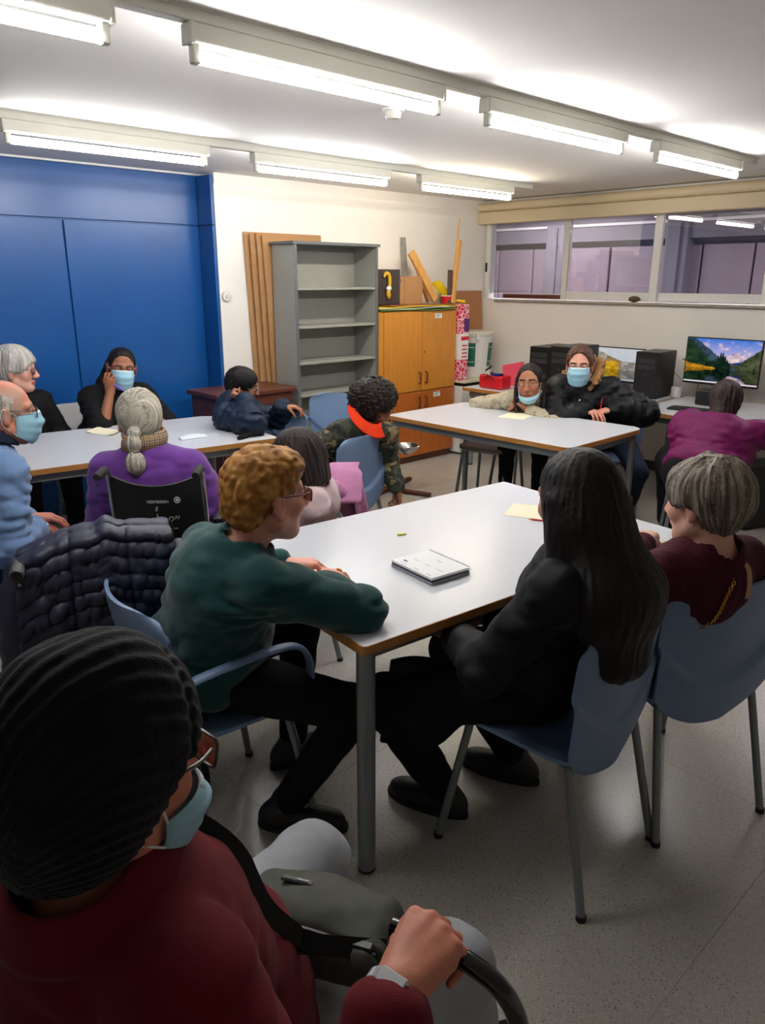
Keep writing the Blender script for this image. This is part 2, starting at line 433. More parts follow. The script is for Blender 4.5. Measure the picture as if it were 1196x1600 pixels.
struct('wall_return', box(RX - .028, RX - .002, 5.225, 5.44, 2.042, ZC - .012, .002, 1), M_blue, wb)
struct('trim_1', box(X0, RX, 5.38, 5.44, ZC - .012, ZC), M_white)
struct('trim_2', box(RX, X1, Y1 - .012, Y1, ZC - .075, ZC), M_wall)
struct('wall_back', box(X0 - .2, X0, Y0 - .2, 5.44, 0, ZC), M_wall)
struct('wall_right', box(X0 - .2, X1 + .2, Y0 - .2, Y0, 0, ZC), M_wall)
# window wall
WZ0, WZ1 = 1.462, 2.20
wf = struct('wall_front', join(box(X1, X1 + .2, Y0 - .2, Y1, 0, WZ0), box(X1, X1 + .2, Y0 - .2, Y1, WZ1, ZC), box(X1, X1 + .2, Y0 - .2, -.9, WZ0, WZ1)), M_wall)
struct('baseboard_front', box(X1 - .018, X1, Y0, Y1, 0, .085, .003, 1), mat('dark_skirting', (60, 54, 50), rough=.4))
struct('baseboard_left', box(5.98, X1 - .02, Y1 - .018, Y1, 0, .085, .003, 1), MATS['dark_skirting'])
struct('trim_3', box(X1 - .035, X1, -.9, 5.02, WZ0 - .022, WZ0, .004, 1), mat('marble_sill', (168, 160, 148), rough=.35, var=.2, scale=12))
# shutter box with round blind cover
bx = struct('trim_4', box(X1 - .10, X1, Y0, 5.215, 2.178, 2.292, .012, 3), M_cream)
mesh_obj('blind_cover', *tube([(X1 - .07, Y0, 2.335), (X1 - .07, 5.21, 2.335)], .042, 18), M_cream, bx)
win = struct('window_1', box(X1 + .01, X1 + .11, 5.135, 5.19, WZ0, WZ1, .004, 1), M_white)
GL = glass_mat('window_glass', (.84, .82, .86, 1), 1.8)
PANE = [(4.278, 5.135, .045), (3.36, 4.205, .02), (2.42, 3.295, .05), (1.52, 2.34, .02), (.62, 1.44, .05), (-.30, .54, .02)]
for i, (a, b, dx) in enumerate(PANE):
    x = X1 + dx
    lo = 1.545 if i else 1.520
    struct('window_pane', box(x + .012, x + .018, a, b, lo, WZ1), GL, win)
    struct('window_sash', box(x, x + .03, a - .075, a, WZ0 + .004, WZ1, .004, 1), M_white, win)
    struct('bottom_rail', box(x, x + .03, a, b, WZ0 + (.012 if i else .052), lo, .004, 1), M_white, win)
    if i == 0: struct('track_slot', box(x - .02, x + .02, a, 4.95, WZ0 + .01, WZ0 + .048), M_brown, win)
struct('window_handle', cbox((X1 + .004, 5.165, 1.77), (.008, .008, .045), bev=.003), M_black, win)
st = mesh_obj('stone', *sphere((X1 + .0, 3.475, 1.489), (.04, .055, .027), 14, 8), mat('brown_stone', (96, 78, 56), rough=.7, var=.25, scale=30), sharp=None)
setp(st, 'flat brown stone lying on the marble window sill', 'stone')

# dim covered yard behind the panes
M_lil = mat('lilac_shutter', (150, 136, 142), rough=.6, var=.05)
M_yard = mat('yard_plaster', (130, 126, 130), rough=.8, var=.05)
M_yardc = mat('yard_roof', (118, 112, 108), rough=.8, var=.06)
struct('wall_yard', box(9.2, 9.4, -3, 9.5, 0, 3.0), M_yard)
struct('wall_yard_side', box(6.56, 9.4, 9.5, 9.7, 0, 3.0), M_yard)
struct('floor_yard', box(6.56, 9.4, -3, 9.7, -.1, 0), M_yardc)
yc = struct('ceiling_yard', box(6.56, 9.4, -3, 9.7, 2.86, 3.0), M_yardc)
for k in range(9): struct('beam', box(6.66 + k * .3, 6.76 + k * .3, -3, 9.5, 2.80, 2.86, .005, 1), M_yardc, yc)
struct('trim_5', box(9.02, 9.2, -3, 9.5, 2.12, 2.34), M_yard)
struct('trim_5_rail', box(9.0, 9.02, -3, 9.5, 2.30, 2.33), M_white)
for k, y in enumerate((7.9, 6.15, 4.45, 2.85)):
    struct('trim_%d' % (6 + k), join(box(8.98, 9.2, y - .14, y + .14, 0, 2.34, .01, 1), box(8.95, 8.98, y - .05, y + .05, 0, 2.3)), M_yard)
ys = struct('shutter_yard', box(9.17, 9.2, 1.0, 9.3, .8, .82), M_lil)
for k in range(14):
    y = 1.2 + k * .6
    struct('shutter_panel', box(9.12, 9.18, y, y + .575, .82, 2.05, .01, 1), M_lil, ys)
fill = bpy.data.lights.new('yard_fill', 'AREA'); fill.energy = 125; fill.size = 1.2; fill.color = (.96, .93, 1.0)  # added fill lights that brighten the yard, no real fittings there
lo = bpy.data.objects.new('yard_fill', fill); COL.objects.link(lo); lo.location = (7.7, 1.6, 2.74)
fill2 = fill.copy(); lo2 = bpy.data.objects.new('yard_fill', fill2); COL.objects.link(lo2); lo2.location = (7.7, 6.0, 2.74)

# ------------------------------------------------------------------ fluorescent lights
M_tube = emis('tube_cool', (1.0, 0.99, 0.965, 1), TUBE_POWER)
M_tubew = emis('tube_warm', (1.0, 0.90, 0.72, 1), TUBE_POWER)
M_fix = mat('fixture_enamel', (226, 224, 212), rough=.4, var=.02)
def fixture(x0, x1, y, label, warm=False):
    L2 = (x1 - x0) / 2; t = thing('ceiling_light', label, 'ceiling light', ((x0 + x1) / 2, y, 2.362), 0, 'fluorescent battens on two rails')
    def P(n, g, m, sm=False): return mesh_obj(n, g[0], g[1], m, t, local=True, smooth=sm)
    P('housing', box(-L2, L2, -.026, .026, -.052, 0, .006, 2), M_fix)
    for s in (-1, 1):
        P('lamp_holder', box(s * L2 - (.03 if s > 0 else -.004), s * L2 + (.03 if s < 0 else -.004), -.014, .014, -.104, -.05, .004, 1), M_fix)
        P('end_cap', box(s * L2 - .008, s * L2 + .008, -.029, .029, -.056, .0, .003, 1), M_fix)
    P('tube', tube([(-L2 + .03, 0, -.085), (L2 - .03, 0, -.085)], (.018), 16), M_tubew if warm else M_tube, True)
def rail(x0, x1, y, label):
    o = mesh_obj('lighting_rail', *join(box(x0, x1, y - .022, y + .022, 2.362, ZC, .004, 1), box(x0, x1, y - .03, y + .03, ZC - .006, ZC)), M_fix, smooth=False)
    setp(o, label, 'rail', 'rails carrying the fluorescent battens')
rail(-1.6, 5.36, 2.19, 'long white rail on the ceiling nearer the camera with four battens')
rail(-1.6, 5.48, 4.02, 'long white rail on the ceiling near the blue wall with battens')
fixture(.0, 1.055, 2.19, 'fluorescent batten at the upper left corner of the photo')
fixture(1.295, 2.37, 2.19, 'largest fluorescent batten, second from the left on the nearer rail')
fixture(2.645, 3.73, 2.19, 'fluorescent batten in front of the smoke detector, third on the nearer rail')
fixture(4.07, 5.13, 2.19, 'fluorescent batten at the window end of the nearer rail')
fixture(1.365, 2.445, 4.02, 'fluorescent batten in front of the blue wall on the far rail')
fixture(2.755, 3.845, 4.02, 'middle fluorescent batten of the far rail above the grey shelves')
fixture(4.16, 5.22, 4.02, 'warm-toned fluorescent batten at the window end of the far rail', True)
sd = thing('smoke_detector', 'round white smoke detector on the ceiling between the two rails', 'smoke detector', (2.66, 2.745, ZC))
mesh_obj('base', *lathe([(.001, 0), (.05, 0), (.05, -.012), (.001, -.012)]), M_white, sd, local=True)
mesh_obj('sensor_head', *lathe([(.001, -.012), (.036, -.012), (.038, -.022), (.034, -.024), (.034, -.030), (.037, -.032), (.030, -.042), (.001, -.044)]), M_fix, sd, local=True)
tw = thing('thermostat', 'round white thermostat on the white wall beside the blue panels', 'thermostat', (3.266, Y1, 1.524))
mesh_obj('dial', *lathe([(.001, 0), (.042, 0), (.042, .012), (.034, .022), (.001, .024)], R=rotx(PI / 2)), M_white, tw, local=True)
mesh_obj('knob', *lathe([(.001, .024), (.016, .024), (.014, .032), (.001, .033)], R=rotx(PI / 2)), M_fix, tw, local=True)

# ------------------------------------------------------------------ tables
def table(cx, cy, rz, lx, ly, h, label, rs, leg_r=.026, inset=.03, apron=.09, name='table'):
    t = thing(name, label, 'table', (cx, cy, 0), rz)
    a, b = lx / 2, ly / 2
    mesh_obj('tabletop', *prism(rrect(-a + .003, a - .003, -b + .003, b - .003, .02, 6, rs), h - .027, h), M_lam, t, local=True, smooth=False)
    o = rrect(-a, a, -b, b, .02, 6, [r + .003 for r in rs]); i = rrect(-a + .004, a - .004, -b + .004, b - .004, .02, 6, rs); n = len(o)
    V = [(x, y, z) for ring, z in ((o, h - .0285), (o, h - .001), (i, h - .0002), (i, h - .0285)) for x, y in ring]
    Fc = [[r * n + k, r * n + (k + 1) % n, ((r + 1) % 4) * n + (k + 1) % n, ((r + 1) % 4) * n + k] for r in range(4) for k in range(n)]
    mesh_obj('edge_band', V, Fc, M_edge, t, local=True)
    q = apron
    for g in (box(-a + q, a - q, -b + q - .02, -b + q + .01, h - .075, h - .0285), box(-a + q, a - q, b - q - .01, b - q + .02, h - .075, h - .0285),
              box(-a + q - .02, -a + q + .01, -b + q, b - q, h - .075, h - .0285), box(a - q - .01, a - q + .02, -b + q, b - q, h - .075, h - .0285)):
        mesh_obj('apron', *g, M_grey, t, local=True, smooth=False)
    for sx in (-1, 1):
        for sy in (-1, 1):
            x, y = sx * (a - inset - leg_r), sy * (b - inset - leg_r)
            L = mesh_obj('leg', *lathe([(leg_r, .012), (leg_r, h - .0285)], (x, y, 0), 20), M_grey, t, local=True)
            mesh_obj('foot_cap', *lathe([(.001, 0), (leg_r - .004, 0), (leg_r + .001, .004), (leg_r + .001, .012), (.001, .012)], (x, y, 0), 16), M_rubber, L, local=True)
    return t
T1R = math.radians(-6.0)
def T1(x, y):   # point on the near table, metres along / across from its near left corner
    return 1.176 + .9945 * x + .1045 * y, 1.313 - .1045 * x + .9945 * y
table(*T1(.761, .478), T1R, 1.522, .957, .74, 'white table in the foreground with a beech edge and the notebook on it', [.012] * 4, inset=-.002, apron=.075)
table(4.075, 3.055, math.radians(.5), .885, 1.50, .74, 'white table at the right in front of the child and the masked woman', [.09, .02, .05, .09], leg_r=.022, inset=.03, apron=.05)
table(1.905, 4.245, math.radians(-7.5), 1.55, .97, .74, 'white table in front of the blue wall with the black gloves on it', [.12, .02, .02, .02], leg_r=.024, inset=.03, apron=.06)
table(5.72, 3.66, 0, 1.0, 1.62, .72, 'computer desk under the window behind the masked woman', [.01] * 4, leg_r=.022, inset=.05, apron=.06, name='desk')
table(5.72, 2.03, 0, 1.0, 1.60, .72, 'computer desk at the right with the mountain lake monitor', [.01] * 4, leg_r=.022, inset=.05, apron=.06, name='desk')

# ------------------------------------------------------------------ chairs
def make_chair(label, arms):
    t = thing('chair', label, 'chair')
    def P(n, g, m, par=None, **k): return mesh_obj(n, g[0], g[1], m, par or t, local=True, **k)
    def back(u, v):
        q = 2 * u - 1
        w = np.where(v < .34, .228 * (1 - .68 * np.clip(1 - v / .34, 0, 1) ** 2.6), .228 + .012 * np.clip((v - .34) / .5, 0, 1))
        w = w * (1 - .22 * np.clip((v - .88) / .12, 0, 1) ** 2.4)
        z = .36 + .47 * v + .012 * np.clip((v - .8) / .2, 0, 1) * q * q - .03 * np.clip((v - .8) / .2, 0, 1) * np.abs(q) ** 5
        vs = .30 + .30 * q * q
        rel = 1 / (1 + np.exp((v - vs) / .010))
        x = -.172 - .075 * v ** 1.25 + .05 * q * q * (.35 + .65 * v) - .017 * rel
        return np.stack([x, q * w, z], -1)
    P('backrest', grid(back, 31, 84, .011), M_chair, sharp=60)
    def seat(u, v):
        q = 2 * v - 1; x = -.175 + .405 * u
        w = .228 * (1 - .16 * np.clip((u - .8) / .2, 0, 1) ** 2.2 - .06 * np.clip((.2 - u) / .2, 0, 1) ** 2)
        z = .452 - .03 * np.clip((u - .72) / .28, 0, 1) ** 2 - .012 * (1 - q * q) * (1 - u) + .004 * np.abs(q) ** 4
        return np.stack([x, q * w, z], -1)
    P('seat', grid(seat, 22, 19, .011), M_chair, sharp=60)
    P('seat_frame', tube([(.17, -.185, .43), (.17, .185, .43), (-.16, .185, .428), (-.16, -.185, .428)], .011, 8, closed=True), M_grey)
    for s in (-1, 1):
        for a, b in (((.165, s * .185, .432), (.238, s * .232, .006)), ((-.155, s * .185, .43), (-.245, s * .212, .006))):
            L = P('leg', tube([a, b], .0125, 12), M_grey)
            P('foot_cap', tube([(b[0], b[1], .016), (b[0], b[1], 0)], .0145, 10), M_rubber, L)
        if arms:
            P('armrest', tube(smoothpts([(-.205, s * .238, .635), (-.10, s * .262, .668), (.08, s * .268, .682), (.165, s * .266, .668), (.205, s * .262, .61), (.205, s * .255, .52), (.185, s * .236, .425)], 6), .0085, 12, flat=((0, 1, 0), 2.3)), M_chair)
    return t
CH_A = make_chair('blue plastic chair under the long-haired girl, its back nearest the camera', False)
CH_A.location = (1.70, 1.055, 0); CH_A.rotation_euler = (0, 0, math.radians(93))
G = 'blue plastic chairs around the tables'
CH_A['group'] = G
dup(CH_A, (2.20, .945, 0), math.radians(68), 'blue plastic chair under the grey-haired woman in maroon, at right edge', G)
CH_B = make_chair('blue armchair under the woman in the green sweater', True); CH_B['group'] = G
CH_B.location = (1.0, 1.83, 0); CH_B.rotation_euler = (0, 0, math.radians(-6))
dup(CH_B, (2.73, 3.27, 0), math.radians(102), 'blue armchair with the camouflage-jacket boy sitting turned in it', G)
dup(CH_B, (3.50, 4.18, 0), math.radians(222), 'empty blue armchair facing the room in front of the grey shelves', G)
dup(CH_A, (2.735, 4.03, 0), math.radians(210), 'blue chair whose back the navy-jacket boy rests his hand on', G)
dup(CH_A, (1.91, 2.67, 0), math.radians(140), 'blue chair with the pink jacket hung over its back', G)
dup(CH_A, (.74, 3.10, 0), math.radians(8), 'chair under the man in the light blue sweater', G)
dup(CH_A, (4.93, 2.80, 0), math.radians(205), 'blue chair under the masked woman with the fur hood', G)
dup(CH_A, (.30, .80, 0), math.radians(4), 'chair under the man in the dark knit hat', G)
dup(CH_A, (1.50, 5.02, 0), math.radians(275), 'chair under the grey-haired woman with glasses at the blue wall', G)
M_wchair = mat('pale_grey_plastic', (206, 206, 208), rough=.45)
cw = dup(CH_A, (2.02, 5.0, 0), math.radians(268), 'pale grey chair under the woman in the black shirt', G)
for c in cw.children:
    if c.name.startswith(('backrest', 'seat')) and not c.name.startswith('seat_frame'): c.data = c.data.copy(); c.data.materials[0] = M_wchair
# stool
def stool(x, y, rz, label):
    t = thing('stool', label, 'stool', (x, y, 0), rz)
    mesh_obj('seat', *prism(rrect(-.19, .19, -.2, .2, .05, 6), .435, .46), mat('taupe_seat', (104, 92, 84), rough=.5), t, local=True, smooth=False)
    mesh_obj('seat_frame', *tube([(.16, -.165, .425), (.16, .165, .425), (-.16, .165, .425), (-.16, -.165, .425)], .011, 8, closed=True), M_grey, t, local=True)
    for sx in (-1, 1):
        for sy in (-1, 1): mesh_obj('leg', *tube([(sx * .155, sy * .165, .425), (sx * .2, sy * .2, 0)], .012, 10), M_grey, t, local=True)
stool(4.46, 3.50, .25, 'taupe stool with grey legs under the right table')
stool(4.42, 1.86, .5, 'stool under the woman in the magenta shirt')
stool(4.78, 3.42, .1, 'stool under the child with braids')

# ------------------------------------------------------------------ storage at the left wall
t = thing('bookshelf', 'empty grey steel bookshelf standing against the white wall', 'bookshelf', (4.05, 4.8, 0))
def P(n, g, m, par=None): return mesh_obj(n, g[0], g[1], m, par or t, smooth=False)
P('side_panel', box(3.618, 3.642, 4.80, 5.085, 0, 1.905, .002, 1), M_shelf); P('side_panel', box(4.458, 4.482, 4.80, 5.085, 0, 1.905, .002, 1), M_shelf)
P('back_panel', box(3.642, 4.458, 5.07, 5.084, 0.02, 1.905), M_shelf); P('top_panel', box(3.60, 4.50, 4.785, 5.095, 1.905, 1.928, .002, 1), M_shelfd)
for z in (1.57, 1.28, 1.0, .745, .34, .06): P('shelf', box(3.643, 4.457, 4.803, 5.069, z, z + .02, .002, 1), M_shelf)
for x in (3.618, 4.458): P('edge_strip', box(x, x + .024, 4.795, 4.8, 0, 1.905), M_shelfd)

t = thing('cupboard', 'four-door oak cupboard between the grey shelf and the window wall', 'cupboard', (5.0, 4.8, 0))
P('carcass', box(4.50, 5.50, 4.822, 5.2, .06, 1.385, .003, 1), M_oak); P('plinth', box(4.53, 5.48, 4.84, 5.15, 0, .06), M_brown)
P('front_stile', box(4.50, 4.555, 4.804, 4.822, .065, 1.383, .002, 1), M_oak)
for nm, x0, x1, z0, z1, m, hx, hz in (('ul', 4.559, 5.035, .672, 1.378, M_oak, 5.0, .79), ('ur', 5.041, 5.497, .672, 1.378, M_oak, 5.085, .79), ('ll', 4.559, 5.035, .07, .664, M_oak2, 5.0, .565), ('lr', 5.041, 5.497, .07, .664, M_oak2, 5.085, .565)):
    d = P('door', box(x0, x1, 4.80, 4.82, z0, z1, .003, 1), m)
    h = mesh_obj('handle', *tube([(hx, 4.80, hz - .05), (hx, 4.776, hz - .048), (hx, 4.772, hz - .04), (hx, 4.772, hz + .04), (hx, 4.776, hz + .048), (hx, 4.80, hz + .05)], .007, 8), mat('brown_handle', (110, 52, 30), rough=.4), d)
    if nm == 'ur': P('keyhole', xf(lathe([(.001, 0), (.009, 0), (.008, .004), (.001, .004)], n=10), rotx(PI / 2), (5.065, 4.8, 1.02)), M_brown, d)
    if nm[1] == 'r':
        z = z1 - .045
        P('door_label', box(5.20, 5.29, 4.797, 4.80, z - .02, z + .022), M_wpaper, d)
        for k in range(3): P('label_line', box(5.21, 5.28 - .012 * k, 4.7962, 4.797, z + .011 - .011 * k, z + .0145 - .011 * k), M_ink, d)

t = thing('dresser', 'low dark brown wooden dresser behind the navy-jacket boy', 'dresser', (3.2, 4.9, 0))
P('body', box(2.88, 3.54, 4.78, 5.17, 0.03, .815, .004, 1), M_brown); P('top', box(2.85, 3.57, 4.75, 5.19, .815, .85, .006, 2), M_brown)
for k in range(3):
    d = P('drawer', box(2.90, 3.52, 4.768, 4.78, .06 + k * .25, .295 + k * .25, .004, 1), M_brown)
    mesh_obj('knob', *sphere((3.21, 4.758, .18 + k * .25), .013, 10, 8), M_steel, d)

for i, (x0, x1, y0, y1, z1, tl, lb) in enumerate(((3.44, 4.20, 5.195, 5.207, 2.0, .01, 'tallest flattened cardboard sheet against the wall behind the grey shelf'), (3.475, 4.05, 5.165, 5.180, 1.985, .02, 'second cardboard sheet standing behind the grey shelf'), (3.515, 3.98, 5.134, 5.150, 1.99, .03, 'third cardboard sheet standing behind the grey shelf'), (3.55, 3.95, 5.104, 5.120, 1.975, .04, 'foremost cardboard sheet, sticking out left of the grey shelf'))):
    def f(u, v, x0=x0, x1=x1, y0=y0, y1=y1, z1=z1, i=i):
        x = x0 + (x1 - x0) * u + .085 * (1 - v) + .006 * np.sin(9 * v + i * 2) * (1 - v); return np.stack([x, (y0 + y1) / 2 + 0 * u - .004 * np.sin(7 * v + i), z1 * v + 0 * u], -1)
    o = mesh_obj('cardboard_sheet', *grid(f, 5, 24, y1 - y0 - .002), M_card, sharp=30); setp(o, lb, 'cardboard', 'flattened cardboard behind the shelf')

# things on the cupboard
ZT = 1.385
for k, (c, x0, x1, y0, z, nm, lb) in enumerate((((98, 140, 62), 4.52, 5.49, 4.79, 0, 'folder', 'green plastic folder at the bottom of the stack on the oak cupboard'), ((222, 226, 214), 4.50, 5.40, 4.80, .014, 'folder', 'clear plastic folder lying in the stack on the oak cupboard'), ((236, 208, 52), 4.50, 5.50, 4.80, .027, 'folder', 'yellow card folder lying on top of the folder stack'))):
    def f(u, v, x0=x0, x1=x1, y0=y0, z=z, k=k):
        return np.stack([x0 + (x1 - x0) * u + .012 * np.sin(5 * v + k), y0 + .36 * v + .01 * np.sin(6 * u + k), ZT + .009 + z + .004 * np.sin(7 * u + 3 * v + k * 2) * (v < .9)], -1)
    o = mesh_obj('folder', *grid(f, 26, 12, .007), mat('folder_%d' % k, c, rough=.3), sharp=30); setp(o, lb, 'folder', 'folders on the oak cupboard')
o = mesh_obj('cardboard_sheet', *box(4.66, 5.38, 4.83, 5.15, ZT + .044, ZT + .051, .001, 1), mat('card_brown', (150, 92, 52), rough=.8), smooth=False); setp(o, 'brown cardboard sheet lying on the folders under the boxes', 'cardboard')
ZB = ZT + .052
t = thing('case', 'dark square case with a yellow ornament on its front', 'case', (4.76, 4.95, ZB))
P('case_body', box(4.60, 4.878, 4.93, 5.08, ZB, 1.735, .008, 2), mat('case_black', (58, 50, 48), rough=.6)); P('latch', box(4.862, 4.88, 4.922, 4.935, 1.62, 1.655, .003, 1), M_steel)
mesh_obj('ornament', *tube(smoothpts([(4.665, 4.918, 1.67), (4.69, 4.912, 1.70), (4.722, 4.912, 1.68), (4.73, 4.912, 1.61), (4.715, 4.912, 1.55), (4.722, 4.912, 1.49)], 8), np.interp(np.linspace(0, 1, 41), [0, .3, .7, .9, 1], [.012, .018, .015, .022, .008]), 12), mat('yellow_ornament', (214, 168, 40), rough=.4), t)
mesh_obj('ornament_band', *sphere((4.715, 4.905, 1.575), (.03, .016, .022), 12, 8), M_white, t)
t = thing('cardboard_box', 'brown cardboard box standing on the oak cupboard', 'box', (5.06, 5.0, ZB))
P('box_body', box(4.90, 5.20, 4.96, 5.15, ZB, 1.672, .003, 1), M_card)
P('box_flap', box(4.903, 5.197, 4.958, 5.152, 1.672, 1.677), M_card); P('tape', box(4.958, 4.962, 4.957, 4.96, ZB + .01, 1.67), mat('card_dark', (150, 104, 62), rough=.8))  # thin strip in a darker card brown
def plank(p0, p1, w, th, m, nm, lb, cat, ax=(0, 1, 0), grp=None):
    p0 = np.array(p0, float); p1 = np.array(p1, float); d = nrm(p1 - p0); n = np.array(ax, float); n = nrm(n - d * (n @ d)); s = np.cross(d, n)
    R = np.stack([d, s, n], 1); o = mesh_obj(nm, *cbox((p0 + p1) / 2, (np.linalg.norm(p1 - p0) / 2, w / 2, th / 2), R, min(.003, th / 4), 1), m, smooth=False); setp(o, lb, cat, grp)
plank((5.10, 5.02, 1.885), (5.36, 4.95, ZB + .03), .075, .035, M_pine, 'plank', 'broad pine plank leaning left of the yellow scoop', 'plank')
plank((5.235, 5.10, 1.80), (5.40, 5.08, ZB + .01), .035, .02, M_pine, 'plank', 'thin pine batten leaning behind the broad plank', 'plank')
plank((5.17, 5.19, 2.02), (5.17, 5.13, ZB + .01), .05, .016, mat('grey_ruler', (150, 148, 138), rough=.5, var=.25, scale=60), 'ruler', 'grey level standing upright behind the pine planks', 'ruler')
plank((5.475, 4.875, 1.735), (5.462, 4.865, ZB + .001), .055, .02, mat('dark_board', (84, 66, 62), rough=.6), 'board', 'narrow dark board standing right of the yellow scoop', 'board')
plank((5.615, 4.89, 2.0), (5.478, 4.835, ZB + .003), .045, .02, M_pine, 'plank', 'tall pine batten leaning at the right end of the cupboard', 'plank')
plank((5.635, 4.92, 2.19), (5.482, 4.87, ZB + .003), .014, .012, M_pine, 'stick', 'thin wooden stick rising highest behind the tall batten', 'stick')
t = thing('scoop', 'bright yellow plastic scoop standing behind the red cup', 'scoop', (5.5, 5.02, ZB))
def f(u, v):
    q = 2 * u - 1; w = .065 - .012 * v; return np.stack([5.63 - .15 * v + q * w, 4.93 + .06 * q * q + .08 * v, ZB + .012 + .19 * v - .02 * q * q * v], -1)
M_yel = mat('yellow_plastic', (242, 210, 20), rough=.35)
mesh_obj('scoop_blade', *grid(f, 13, 12, .006), M_yel, t)
mesh_obj('scoop_handle', *tube([(5.62, 4.91, ZB + .02), (5.66, 4.84, ZB + .012)], .014, 10), M_yel, t)
t = thing('cup', 'small red cup with a white rim on the cupboard', 'cup', (5.46, 4.90, ZB))
mesh_obj('cup_body', *lathe([(.001, 0), (.04, 0), (.052, .062), (.048, .062), (.038, .006), (.001, .006)], (5.46, 4.90, ZB)), M_red, t)
mesh_obj('rim', *lathe([(.049, .062), (.055, .064), (.055, .072), (.049, .072)], (5.46, 4.90, ZB)), M_white, t)
# right of the cupboard
t = thing('low_cabinet', 'low white cabinet with a pale lid beside the oak cupboard', 'cabinet', (5.78, 4.9, 0))
P('body', box(5.515, 6.12, 4.72, 5.19, 0.02, .67, .006, 1), M_white); P('lid', box(5.51, 6.16, 4.69, 5.2, .70, .722, .005, 1), mat('pale_lid', (206, 202, 180), rough=.5)); P('gap', box(5.53, 6.12, 4.715, 5.19, .67, .70), M_black)
t = thing('bucket', 'large white bucket with green labels and a lid', 'bucket', (5.97, 4.97, .723))
mesh_obj('bucket_body', *lathe([(.001, .0), (.160, .0), (.187, .395), (.18, .395), (.001, .39)], (5.97, 4.97, .723), 32), M_white, t)
mesh_obj('bucket_lid', *lathe([(.001, .395), (.194, .395), (.197, .40), (.197, .43), (.19, .437), (.001, .43)], (5.97, 4.97, .723), 32), M_fix, t)
P('lid_tab', cbox((5.845, 4.825, 1.115), (.028, .016, .03), rotz(-2.3), .006), M_white)
def lab(a0, a1):
    def f(u, v):
        a = a0 + (a1 - a0) * u; r = .1615 + .0675 * (.06 + .27 * v) + .0018; return np.stack([5.97 + r * np.cos(a), 4.97 + r * np.sin(a), .723 + .10 + .23 * v], -1)
    return grid(f, 12, 4, .001)
M_lab = mat('green_label', (24, 104, 84), rough=.4)
for a in (-2.98, -1.55): 
    o = mesh_obj('label', *lab(a, a + .62), M_lab, t)
    for zz in (.19, .80):
        def f(u, v, a=a, zz=zz):
            q = a + .05 + .52 * u; r = .1615 + .0675 * (.06 + .27 * (zz + .012 * v)) + .003; return np.stack([5.97 + r * np.cos(q), 4.97 + r * np.sin(q), .823 + .23 * (zz + .03 * v)], -1)
        mesh_obj('label_stripe', *grid(f, 8, 2, .0006), M_print, o)
wrap = mat('wrapping_paper', (216, 30, 74), rough=.5)
def _wrap():
    nt = wrap.node_tree; N = nt.nodes; L = nt.links; b = N['Principled BSDF']; tc = N.new('ShaderNodeTexCoord')
    w = N.new('ShaderNodeTexVoronoi'); w.feature = 'DISTANCE_TO_EDGE'; w.inputs['Scale'].default_value = 26; L.new(tc.outputs['Object'], w.inputs['Vector'])
    r = N.new('ShaderNodeValToRGB'); r.color_ramp.interpolation = 'CONSTANT'; r.color_ramp.elements[0].color = srgb((246, 214, 220)); r.color_ramp.elements[1].position = .09; r.color_ramp.elements[1].color = srgb((216, 30, 74))
    L.new(w.outputs['Distance'], r.inputs[0]); L.new(r.outputs[0], b.inputs['Base Color'])
_wrap()
t = thing('wrapped_box', 'tall narrow box in red and pink patterned paper beside the cupboard', 'box', (5.57, 4.8, .723))
P('box_body', box(5.52, 5.625, 4.755, 4.84, .723, 1.43, .003, 1), wrap)
P('white_label', box(5.5185, 5.6265, 4.7535, 4.8415, .92, 1.16), M_wpaper); P('red_stripe', box(5.519, 5.627, 4.752, 4.843, 1.10, 1.135), M_red)
P('purple_label', box(5.56, 5.6265, 4.752, 4.843, 1.18, 1.30), mat('purple_print', (84, 40, 120), rough=.5))
for k in range(4): P('text_line', box(5.535, 5.61, 4.7525, 4.753, .94 + k * .035, .952 + k * .035), M_red)
o = mesh_obj('fibreboard', *xf(box(0, .63, -.006, .006, 0, .82, .002, 1), rotx(math.radians(-4)), (5.70, 5.14, .722)), mat('fibreboard_brown', (178, 124, 84), rough=.8, var=.06, scale=10), smooth=False); setp(o, 'flat brown fibreboard panel standing behind the white bucket', 'board')

